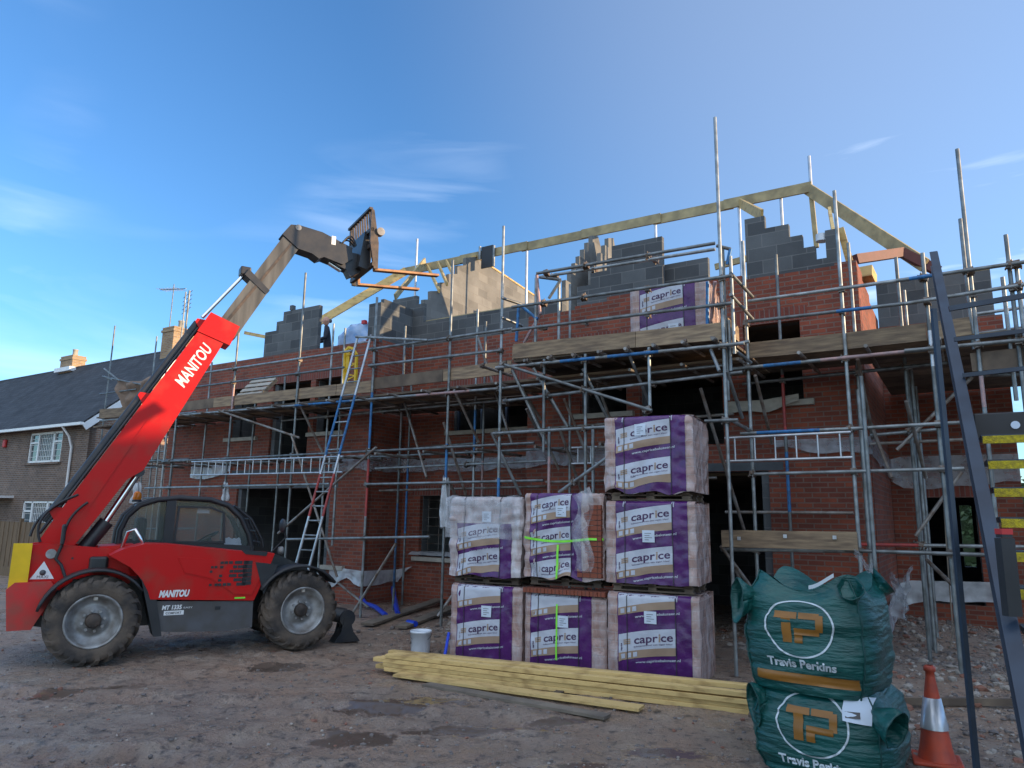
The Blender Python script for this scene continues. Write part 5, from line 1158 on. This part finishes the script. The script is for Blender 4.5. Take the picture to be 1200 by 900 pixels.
pack(4.54, N0+.1, .99, 1.13, .9, 1.18, 5, 'pack half hidden in milky film with a rolled top, upper left of the group', dict(labs=(.06, .42), paper=(.47, .68), px=(.12, .88), pz=(0, .66), wrap='whitewrap', rough=2.2, ticks=False))
pk6 = pack(5.75, N0, -.03, 1.13, .9, .95, 6, 'bottom pack in the middle, with bare red bricks laid along its top', dict(labs=(-.33, .20, .70), paper=(.42, .56), px=(.08, .83)), pallet_h=.03)
pk7 = pack(5.73, N0, 1.02, 1.12, .9, 1.20, 7, 'upper middle pack tied with a bright green strap and torn open at the right', dict(labs=(-.04, .36, .78), paper=(.42, .72), px=(.08, .74), rough=2.6, ticks=False))
PW = W(738, 360, 1.72); PE = W(829, 350, 1.62); pack(PW[0], 1.72, ZT0-.13, (PE[0]-PW[0])*1.01, .9, W(738, 338, 1.72)[2]-ZT0+.13, 8, 'brick pack standing on the raised loading platform above the yard', dict(labs=(-.02, .50), paper=(.5, .1), px=(.13, .84), rough=.8), pallet_h=.10)
# loose bricks and green strap on the middle pair, film roll on the milky pack
t7 = pk7[0]; F7 = pk7[1]; F6 = pk6[1]
for k in range(11):
    MB().box(S(5.80+k*.103, N0-.06-k*.011, .955), (.098, .21, .062), (EV, NV, Z)).build('loose_brick', M['loosebrick'], pk6[0])
mb = MB(); mb.grid(30, 1, lambda u, v: F7(pk7[7]*u, .50-.07*math.sin(math.pi*min(1, u*1.2))*.6+.03*v, .03)); mb.build('green_strap', M['lime'], t7)
MB().grid(1, 20, lambda u, v: F7(.48+.028*u, .43*v, .034)).build('green_strap', M['lime'], t7); MB().grid(1, 20, lambda u, v: F6(.46+.022*u, .12+.68*v, .034)).build('green_strap', M['lime'], pk6[0])
mb = MB()
for i in range(14): mb.box(S(5.73+1.12-.19, N0-.10, 1.18+i*.066), (.34-.0*i, .05, .060), (EV, NV, Z))
mb.build('bare_bricks', M['loosebrick'], t7)
def flap(u, v):
    return S(5.74+.72+.24*u+.10*v*(1-v)+.05*math.sin(v*9), N0-.03+.06*noise.noise(Vector((u*4, v*4, 2)))+.02, 2.18-.95*v+.12*u*(1-v))
MB().grid(14, 24, flap).build('torn_film', M['polyc'], t7)
p5 = [o for o in bpy.data.objects if o.get('label', '').startswith('pack half hidden')][0]
MB().path([S(4.50+i*.096, N0+.06-i*.0106+.02*math.sin(i*2), 2.10+.015*math.sin(i*1.3)) for i in range(13)], [.075+.012*math.sin(i*1.9) for i in range(13)], 12).build('film_roll', M['polyc'], p5)
MB().grid(30, 20, lambda u, v: S(4.50+1.16*u, N0+.14-.12*u+.025*noise.noise(Vector((u*7, v*5, 8))), 1.60+.50*v+.05*noise.noise(Vector((u*4, 2, 2)))*(1-v))).build('loose_film', M['polyc'], p5)

# ------------------------------------------------------------------ green bulk bags
def bag(c, rot, w_, h_, seed, label, top_sag, print_z, ears, tilt_=0):
    t = thing('bulk_bag', c, label, 'bulk bag', 'green woven bulk bags stacked one on the other'); rd = random.Random(seed)
    ex = Vector((math.cos(rot), math.sin(rot), 0)); ey = Vector((-math.sin(rot), math.cos(rot), 0))   # ex right, ey away
    P_ = 4.2
    def half(v): 
        return w_/2*(.93+.13*math.sin(math.pi*min(1, v*1.06))**.7)-(.05*max(0, (v-.85)/.15))
    def surf(a, v):
        """a angle, v 0..1 height"""
        ca, sa = math.cos(a), math.sin(a); r = (abs(ca)**P_+abs(sa)**P_)**(-1/P_); hw = half(v)
        x = ca*r*hw; y = sa*r*hw
        q = Vector((x*2.2+seed, y*2.2, v*7)); wr = .022*noise.noise(q)+.011*noise.noise(Vector((x*3, y*3, v*34+seed)))+.007*noise.noise(Vector((x*6+y*4, seed, v*60)))
        corner = (2*abs(ca*sa))**3
        zt = h_*(1+top_sag*(corner-.55)) if v > .0 else h_
        n_ = Vector((ca, sa, 0)); x += ca*wr*r; y += sa*wr*r
        return c+ex*x+ey*y+Z*(v*h_ if v < .7 else (v*h_+(zt-h_)*((v-.7)/.3)**1.4))
    def ring(u): return u*2*math.pi
    mb = MB(); mb.grid(112, 60, lambda u, v: surf(ring(u), v), uvs=(3, 1))
    mb.build('bag_body', M['bag'], t)
    def topf(u, v):
        p = surf(ring(u), 1); k = v; cc = c+Z*(h_*(1-top_sag*.75)); return p.lerp(cc, k)-Z*.05*math.sin(math.pi*k)+Z*.02*noise.noise(Vector((u*20, v*6, seed)))
    MB().grid(80, 8, topf).build('bag_top', M['bag'], t)
    def front(x, z, off=.006):
        # nearest surface on the front (-ey) side
        v = min(.999, max(.001, z/h_)); hw = half(v); X_ = max(-.97, min(.97, x/hw)); Y_ = -(1-abs(X_)**P_)**(1/P_); a = math.atan2(Y_, X_)
        p = surf(a, v); return Vector((p.x, p.y, c.z+z if v < .7 else p.z))-ey*off
    # seams at the front corners
    for x in (-1, 1):
        a = math.atan2(-1, x*1.0); MB().path([surf(a, v/20)-ey*.003+ex*x*.002 for v in range(21)], .007, 6).build('seam', M['bagdark'], t)
    cz = print_z; R_ = w_*.265
    mb = MB(); n = 64; ring_ = []
    for k in range(n+1):
        a = 2*math.pi*k/n
        for rr in (R_, R_-.014): ring_.append(front(math.cos(a)*rr, cz+math.sin(a)*rr*.88))
    mb.add(ring_, [(2*k, 2*k+1, 2*k+3, 2*k+2) for k in range(n)]); o = mb.build('logo_ring', M['bagwhite'], t)
    def slab(mb, x0, x1, z0, z1, nx_=6, nz_=4): mb.grid(nx_, nz_, lambda u, v: front(x0+(x1-x0)*u+.0, z0+(z1-z0)*v, .007))
    k = R_/.24; mb = MB()
    for x0, x1, z0, z1 in ((-.17, -.012, .062, .115), (-.12, -.055, -.125, .0625), (.0, .14, .065, .115), (.115, .165, -.03, .10), (-.035, .14, -.06, -.01), (-.035, .022, -.125, -.059)): slab(mb, x0*k, x1*k, cz+z0*k*.9, cz+z1*k*.9)
    mb.build('emblem', M['bagorange'], t)
    mb = MB(); put_text(mb, 'Travis Perkins', lambda u, v: front(-.255+u, cz-R_*.88-.075+v, .007), .088, bold=.003, width=.51); mb.build('lettering', M['bagwhite'], t)
    bz = cz-R_*.88-.12
    if bz-.07 > .02:
        mb = MB(); slab(mb, -.32*w_/.9, .37*w_/.9, bz-.075, bz, 24, 5); mb.build('orange_band', M['bagorange'], t)
    # lifting ears: fabric sleeves at the corners
    for (sx, sy, dv, hh, ww, wv) in ears:
        a = math.atan2(sy, sx); b0 = surf(a, .78); out = (ex*sx+ey*sy).normalized(); dr = (ex*dv[0]+ey*dv[1]+Z*dv[2]).normalized(); e1 = Z.cross(dr).normalized() if abs(dr.z) < .95 else ex; e2 = dr.cross(e1)
        def ef(u, v):
            an = 2*math.pi*u; k_ = .30+.70*v**.7; fl = 1+.16*noise.noise(Vector((math.cos(an)*1.5+seed, math.sin(an)*1.5, v*2+sx)))
            p = b0-out*.07+dr*(hh*v*(1+.25*math.sin(an)))+(e1*math.cos(an)*ww+e2*math.sin(an)*wv)*k_*fl
            return p-Z*(.06*v*v)+e1*.012*noise.noise(Vector((u*14, v*5, seed)))
        o = MB().grid(44, 14, ef).build('lifting_sleeve', M['bag'], t); md = o.modifiers.new('t', 'SOLIDIFY'); md.thickness = .003
        MB().path([ef(i/44, 1) for i in range(45)], .004, 6).build('sleeve_hem', M['bagdark'], o)
    return t, front, surf, ex, ey
BR_ = R(-38)
bc0 = Vector((2.62, 6.18, 0))
bg1 = bag(bc0, BR_, 1.00, .64, 2, 'lower green bulk bag, squashed under the other, with a white delivery note on its front', .05, .40, [(-1, -1, (-.75, -.8, .1), .14, .10, .15), (1, -1, (1.0, -.55, .05), .22, .10, .13)])
bg2 = bag(bc0+Vector((-.06, 0, .60)), BR_, .97, .84, 5, 'upper green bulk bag with raised corner ears, resting on the other bag', .17, .50, [(-1, -1, (-.62, -.72, .30), .17, .10, .17), (1, -1, (.05, -.30, .9), .22, .09, .10), (1, 1, (.35, .1, .9), .24, .16, .10)])
f1 = bg1[1]
nt_ = MB().grid(6, 6, lambda u, v: f1(.22+.19*u, .47+.16*v-.02*u, .016)).build('delivery_note', M['paper'], bg1[0])
MB().grid(4, 2, lambda u, v: f1(.24+.10*u, .49+.04*v, .019)).build('print_lines', M['grey'], nt_)
f2 = bg2[1]
MB().grid(8, 2, lambda u, v: bg2[2](math.atan2(-1, .35-.5*u+.3), .995)+Z*(.015+.03*v)-bg2[4]*.012).build('hem_tape', M['bagwhite'], bg2[0])
MB().grid(10, 4, lambda u, v: bg2[2](math.atan2(-.8+1.4*u, 1), 1.0)+Z*(.14+.07*v)+bg2[3]*.02).build('plastic_flap', M['poly'], bg2[0])

# ------------------------------------------------------------------ traffic cone
cp0 = Vector((3.52, 6.30, bump_h(3.52, 6.30)))
cn = thing('traffic_cone', cp0, 'orange traffic cone with a worn silver sleeve beside the green bulk bags', 'traffic cone')
MB().lathe([(.14, .03), (.135, .05), (.118, .12), (.035, .66), (.034, .70), (.045, .705), (.045, .735), (.03, .75), (.02, .75)], cp0, Z, 28).build('cone_body', M['cone'], cn)
MB().lathe([(.106, .26), (.0665, .50), (.064, .50), (.103, .26)], cp0+Z*.0, Z, 28).build('reflective_sleeve', M['sleeve'], cn)
MB().box(cp0+Z*.015, (.36, .36, .03), (Vector((.9, -.43, 0)).normalized(), Vector((.43, .9, 0)).normalized(), Z)).build('base', M['cone'], cn, bevel=.012)

# ------------------------------------------------------------------ steel stair of the site cabin
ST = Vector((2.89, 4.26, 1.52)); cdv = Vector((math.sin(R(29)), math.cos(R(29)), 0)); tdv = Vector((math.cos(R(29)), -math.sin(R(29)), 0))
stt = thing('steel_stair', Vector((3.4, 4.2, 0)), 'dark blue steel stair with yellow tread nosings at the right edge', 'stair')
for k in range(-6, 6):
    c = ST+cdv*(.23*k)+Z*(.2*k)
    MB().box(c+tdv*.62+cdv*.11+Z*.012, (1.2, .24, .035), (tdv, cdv, Z)).build('tread', M['stairblue'], stt)
    MB().box(c+tdv*.62-cdv*.014-Z*.008, (1.19, .02, .055), (tdv, cdv, Z)).build('nosing', M['yelgrip'], stt)
sl_ = (cdv*.23+Z*.2).normalized()
lo = ST-sl_*2.3; hi = ST+sl_*5.0
sn_ = sl_.cross(tdv).normalized()
for off in (0, 1.24):
    mb = MB(); mb.box((lo+hi)/2+tdv*(off-.02)+sn_*.0, ((hi-lo).length, .022, .17), (sl_, tdv, sn_)); mb.box((lo+hi)/2+tdv*(off-.05)+sn_*.085, ((hi-lo).length, .075, .012), (sl_, tdv, sn_)); mb.box((lo+hi)/2+tdv*(off-.05)-sn_*.085, ((hi-lo).length, .075, .012), (sl_, tdv, sn_))
    mb.build('stringer', M['stairblue'], stt)
ld = ST+cdv*(.23*6)+Z*(.2*6-.08)
MB().box(ld+tdv*.75+cdv*.06, (1.5, .12, .20), (tdv, cdv, Z)).build('landing_edge', M['blk'], stt, bevel=.01)
MB().box(ld+tdv*.75+cdv*.8+Z*.07, (1.5, 1.4, .04), (tdv, cdv, Z)).build('landing', M['stairblue'], stt)
MB().tube(ld+tdv*.26-cdv*.003, ld+tdv*.26-cdv*.012, .03, 12).build('bolt', M['paper'], stt)
def Yp(x, y, Y): d = ray(x, y); return CAM+d*(Y/d.y)
for (x0, y0, x1, y1, Y, r) in ((1112, 362, 1215, 344, 5.6, .027), (1118, 398, 1215, 386, 5.6, .022), (1128, 440, 1215, 430, 5.7, .022)):
    MB().bar(Yp(x0, y0, Y), Yp(x1, y1, Y-.25), r*1.2, r*1.5).build('guard_rail', M['stairblue'], stt)
a = Yp(1119, 630, 4.7); zt = Yp(1091, 362, 4.7).z
MB().bar(Vector((a.x, a.y, 0)), Vector((a.x, a.y, zt)), .03, .03).build('post', M['stairblue'], stt)
a3 = Yp(1178, 640, 4.0); MB().bar(Vector((a3.x, a3.y, 1.42)), Vector((a3.x, a3.y, 1.83)), .075, .055).box(Vector((a3.x, a3.y, 1.85)), (.055, .055, .035)).build('post', M['blk'], stt)
MB().box(Vector((a3.x, a3.y, 1.865)), (.06, .06, .03)).build('post_cap', M['redoak'], stt)

# ------------------------------------------------------------------ stack of new timber
tA, tB = Vector((-1.58, 9.26, 0)), Vector((2.60, 7.52, 0)); tdx = (tB-tA).normalized(); tdy = Vector((-tdx.y, tdx.x, 0)); tl = 4.7
rows = [(3, .20), (3, .255), (3, .15), (3, .10)]
kk = 0
desc = {0: 'front', 1: 'middle', 2: 'back'}
lev_n = ['lowest course', 'second course from the ground', 'third course from the ground', 'top course']
for lv in range(4):
    for j in range(3):
        z = .055+lv*.05; sh_ = random.uniform(-.10, .10)+(.07 if lv == 3 else 0); a = tA+tdx*sh_+tdy*(j*.112-.02+random.uniform(-.006, .006))+Z*z
        o = MB().box(a+tdx*tl/2+tdy*.05, (tl+random.uniform(-.05, .05), .097, .047), (tdx, tdy, Z)).build('timber_plank', M['timber'], None, origin=a, bevel=.003)
        o.rotation_euler = (random.uniform(-.02, .02), 0, random.uniform(-.007, .007))
        tag(o, f'new yellow timber length in the {lev_n[lv]} of the stack, {desc[j]} row', 'plank', 'new timber lengths stacked before the brick packs')
for k, (x0, y0, x1, y1, z, w_, lb) in enumerate(((500, 802, 712, 840, .02, .15, 'greyish short board lowest of all, mostly under the wide flat board'), (466, 790, 752, 830, .045, .19, 'wide flat pale board sticking out along the front of the timber stack'))):
    a = G(x0, y0, z); b_ = G(x1, y1, z); o = MB().bar(a, b_, w_, .028).build('timber_plank', M['timber' if k else 'planks'], None, origin=a); tag(o, lb, 'plank')
for k, f in enumerate((.10, .5, .93)):
    a = tA+tdx*tl*f; o = MB().box(a+tdy*.12+Z*.012, (.09, .5, .05), (tdx, tdy, Z)).build('timber_bearer', M['darkboard'], None, origin=a); tag(o, ('timber bearer on the mud under the left end of the plank stack', 'timber bearer on the mud under the middle of the plank stack', 'timber bearer on the mud under the right end of the plank stack')[k], 'bearer')

# ------------------------------------------------------------------ white bucket and small site things
bp0 = Vector((-1.24, 10.7, bump_h(-1.24, 10.7)-.01)); bk_o = thing('bucket', bp0, 'white plastic bucket left of the brick packs behind the timber', 'bucket')
MB().lathe([(0, .0), (.125, 0), (.13, .01), (.148, .30), (.155, .30), (.155, .325), (.146, .33), (.142, .30), (.12, .02), (0, .02)], bp0, Z, 28).build('bucket_body', M['bucket'], bk_o)
MB().path([bp0+Vector((math.cos(a)*.155, -.02-math.sin(a)*.10, .29-math.sin(a)*.10)) for a in [math.pi*k/14 for k in range(15)]], .003, 6).build('handle', M['blk'], bk_o)
MB().box(bp0+Vector((-.13, -.06, .17)), (.01, .04, .03)).build('sticker', M['blk'], bk_o)
def lying(nm, pts, r, m, label, cat): o = MB().path(pts, r, 10).build(nm, M[m], None, origin=pts[0]); tag(o, label, cat); return o
def gp(x, y, dz=.04): p = G(x, y, .08); p.z = bump_h(p.x, p.y)+dz; return p
lying('blue_pipe', [gp(414, 697, .25), gp(428, 712, .10), gp(440, 716, .08), gp(452, 722, .06)], .045, 'bluepipe', 'bright blue plastic pipe lying at the foot of the left brick pier', 'pipe')
lying('blue_pipe', [gp(459, 700, .32), gp(463, 712, .12), gp(466, 721, .06)], .05, 'bluepipe', 'short blue plastic piece standing against the recess beside the pier', 'pipe')
lying('blue_pipe', [gp(478, 729, .05), gp(487, 731, .05)], .05, 'bluepipe', 'end of a blue plastic pipe lying under the grey planks', 'pipe')
lying('blue_tube', [gp(520, 768, .0), G(526, 742, .3)], .022, 'bluepipe', 'thin blue tube leaning against the bottom left brick pack', 'tube')
for k, (x0, y0, x1, y1, w_, lb) in enumerate(((430, 730, 530, 703, .24, 'long grey plank lying on the ground toward the ground floor window'), (470, 733, 535, 715, .22, 'dark grey plank lying beneath the scaffold left of the brick packs'))):
    a = gp(x0, y0, .05); b_ = gp(x1, y1, .12); o = MB().bar(a, b_, w_, .04).build('plank', M['planks'], None, origin=a); tag(o, lb, 'plank')
a, b_ = gp(1060, 826, .06), gp(1215, 832, .06); o = MB().bar(a, b_, .05, .07).build('timber_rail', M['darkboard'], None, origin=a); tag(o, 'dark timber rail lying across the rubble behind the traffic cone', 'rail')
hc = [Yp(1112, 500, 9.0), Yp(1110, 600, 8.9), Yp(1118, 700, 8.8), Yp(1120, 790, 8.7)]
hc = [P3(W(1096, 430, .6)), P3(W(1104, 560, .62)), P3(W(1112, 680, .6)), P3(W(1117, 740, .64)), P3(W(1113, 760, .7))]
lying('rope', hc, .008, 'planks', 'thin pale rope hanging from the right end of the scaffold', 'rope')
# polythene bag on the ladder foot side and crumpled sheeting behind the bags
cs = MB().grid(30, 20, lambda u, v: P3(W(1044+26*u+8*v*math.sin(u*5), 668+50*v+10*math.sin(u*4), .2+.3*u))+Vector((.06*noise.noise(Vector((u*6, v*6, 1))), .1*noise.noise(Vector((u*5, v*5, 4))), 0))).build('polythene_sheet', M['poly'], None, origin=P3(W(1050, 700, .3))); tag(cs, 'crumpled translucent sheet hanging behind the right side of the green bags', 'plastic sheet')

# ------------------------------------------------------------------ worker and wrapped pack on the upper deck
pt_ = W(386, 372, -1.9); base_p = S(pt_[0], -1.9, pt_[2]-1.78)
MB().box(S(-3.6, -1.9, base_p.z-.03), (5.5, 2.2, .05), (EV, NV, Z)).build('platform_deck', M['board'], house)
pe = thing('person', base_p, 'man in a dark navy jacket working at the blockwork on the upper deck', 'person')
face = (-EV*.62+NV*.78).normalized(); sdv = Vector((-face.y, face.x, 0))
def bodymesh(nodes, edges, name, mt, parent, lvl=2):
    me = bpy.data.meshes.new(name); loc = world_of(parent).translation
    me.from_pydata([tuple(Vector(n[0])-loc) for n in nodes], edges, []); o = bpy.data.objects.new(name, me); COL.objects.link(o); o.parent = parent
    sk = o.modifiers.new('skin', 'SKIN'); o.modifiers.new('sub', 'SUBSURF').levels = lvl; o.modifiers['sub'].render_levels = lvl
    for i, n in enumerate(nodes): me.skin_vertices[0].data[i].radius = n[1]
    me.skin_vertices[0].data[0].use_root = True
    me.materials.append(mt); return o
def Bp(f, s_, z): return base_p+face*f+sdv*s_+Z*z
nodes = [(Bp(0, 0, .95), (.15, .12)), (Bp(.02, 0, 1.2), (.16, .12)), (Bp(.04, 0, 1.40), (.17, .11)), (Bp(.06, 0, 1.50), (.07, .065)), (Bp(.07, 0, 1.56), (.055, .055)),
         (Bp(.04, .19, 1.41), (.065, .065)), (Bp(.07, .25, 1.16), (.052, .052)), (Bp(.30, .20, 1.06), (.042, .042)), (Bp(.04, -.19, 1.41), (.065, .065)), (Bp(.08, -.25, 1.16), (.052, .052)), (Bp(.32, -.16, 1.08), (.042, .042)),
         (Bp(0, .10, .85), (.095, .095)), (Bp(.02, .11, .48), (.07, .07)), (Bp(0, .11, .10), (.05, .05)), (Bp(.12, .12, .05), (.045, .035)), (Bp(0, -.10, .85), (.095, .095)), (Bp(.03, -.11, .48), (.07, .07)), (Bp(0, -.11, .10), (.05, .05)), (Bp(.12, -.12, .05), (.045, .035))]
bodymesh(nodes, [(0, 1), (1, 2), (2, 3), (3, 4), (2, 5), (5, 6), (6, 7), (2, 8), (8, 9), (9, 10), (0, 11), (11, 12), (12, 13), (13, 14), (0, 15), (15, 16), (16, 17), (17, 18)], 'body', M['coat'], pe)
def headf(u, v):
    a = 2*math.pi*u; t_ = math.pi*v; r_ = math.sin(t_); f_ = math.cos(a)*r_; sd_ = math.sin(a)*r_; h_ = math.cos(t_)
    jaw = 1-.28*max(0, -h_); x = f_*.098*(1-.10*max(0, -h_))+.004; y = sd_*.078*jaw
    if f_ > .8 and -.35 < h_ < .25: x += .022*(1-abs(h_+.1)/.3) if abs(sd_) < .16 else 0       # nose
    if f_ > .6 and .0 < h_ < .2 and .2 < abs(sd_) < .5: x -= .010                                # eye sockets
    if abs(sd_) > .93 and -.3 < h_ < .2: y *= 1.14                                               # ears
    return Bp(.075+x, y, 1.665+h_*.125)
MB().grid(40, 28, headf).build('head', M['skin'], pe)
hr = MB().lathe([(.05, -.02), (.06, .01), (.055, .04), (.03, .06), (0, .065)], Bp(-.015, 0, 1.68), (Z*.3-face).normalized(), 16).build('hair', M['hair'], pe)
for sg, hx, hz_ in ((1, .30, 1.06), (-1, .32, 1.08)):
    hb = Bp(hx, sg*.18, hz_); hn = [(hb, (.03, .03)), (hb+face*.06, (.035, .018)), (hb+face*.09, (.03, .014))]; ed = [(0, 1), (1, 2)]
    for k in range(4):
        b0_ = hb+face*.10+sdv*(.026-.017*k); hn += [(b0_+face*.03, (.009, .009)), (b0_+face*(.065-.008*abs(k-1))-Z*.012, (.008, .008))]; i = len(hn); ed += [(2, i-2), (i-2, i-1)]
    hn += [(hb+face*.05-sdv*sg*.045, (.010, .010)), (hb+face*.085-sdv*sg*.055-Z*.01, (.009, .009))]; ed += [(1, len(hn)-2), (len(hn)-2, len(hn)-1)]
    bodymesh(hn, ed, 'hand', M['skin'], pe, 1)
wa, wb_ = W(396, 398, -2.3), W(433, 393, -2.3)
wp = thing('wrapped_pack', S(wa[0], -2.3, base_p.z-.04), 'blue film-wrapped pack of materials on the upper deck beside the man', 'pack')
zt = W(415, 380, -2.3)[2]
MB().grid(24, 20, lambda u, v: S(wa[0]+(wb_[0]-wa[0])*u, -2.3, base_p.z-.04+(zt-base_p.z+.04)*v*(1-.16*max(0, .4-u)/.4))+NV*(.05*noise.noise(Vector((u*6, v*6, 4))))).build('film_wrap', M['polyb'], wp).modifiers.new('t', 'SOLIDIFY').thickness = .8
MB().box(S(wb_[0]-.12, -2.2, zt-.03), (.12, .1, .1), (EV, NV, Z)).build('cap', M['redoak'], wp)

# ------------------------------------------------------------------ rubble and stones on the ground
rs = random.Random(5); ico = bmesh.new(); bmesh.ops.create_icosphere(ico, subdivisions=1, radius=1); iv = [v.co.copy() for v in ico.verts]; ifc = [tuple(v.index for v in f.verts) for f in ico.faces]
def stones(name, m, n, region, smin, smax):
    mb = MB()
    for k in range(n):
        x, y = region(rs); z = bump_h(x, y); s_ = smin+(smax-smin)*rs.random()**3; a = rs.uniform(0, 6.3); sc_ = (rs.uniform(.6, 1.4), rs.uniform(.6, 1.2), rs.uniform(.35, .8)); ca, sa = math.cos(a), math.sin(a); jit = [rs.uniform(.75, 1.2) for _ in iv]
        mb.add([Vector((x, y, z+s_*.15))+Vector(((v.x*ca*sc_[0]-v.y*sa*sc_[1]), (v.x*sa*sc_[0]+v.y*ca*sc_[1]), v.z*sc_[2]))*s_*j for v, j in zip(iv, jit)], ifc)
    o = mb.build(name, m); o['kind'] = 'stuff'; return o
for k, c in enumerate(((.34, .30, .26), (.16, .14, .13), (.26, .12, .08))): M['st%d' % k] = mat('stone_%s' % 'abc'[k], c, .75, scale=15, bump=.3)
def reg_r(r): return (r.uniform(3.3, 11), r.uniform(6.2, 13.2))
def reg_f(r):
    y = 5.3+7*r.random()**1.3; return (r.uniform(-.75*y, .72*y), y)
def reg_b(r): return (r.gauss(.1, .9), r.gauss(12.2, .6))
ms = [M['st0'], M['st1'], M['st2']]
for k, (n, f, a, b_) in enumerate(((2600, reg_r, .012, .07), (2600, reg_r, .01, .05), (300, reg_r, .02, .08))): stones('rubble', ms[k], n, f, a, b_)
for k, (n, f, a, b_) in enumerate(((900, reg_f, .005, .022), (3800, reg_f, .005, .026), (250, reg_f, .006, .03))): stones('gravel', ms[k], n, f, a, b_)
stones('rubble', ms[0], 500, reg_b, .01, .06); stones('rubble', ms[1], 500, reg_b, .01, .06)
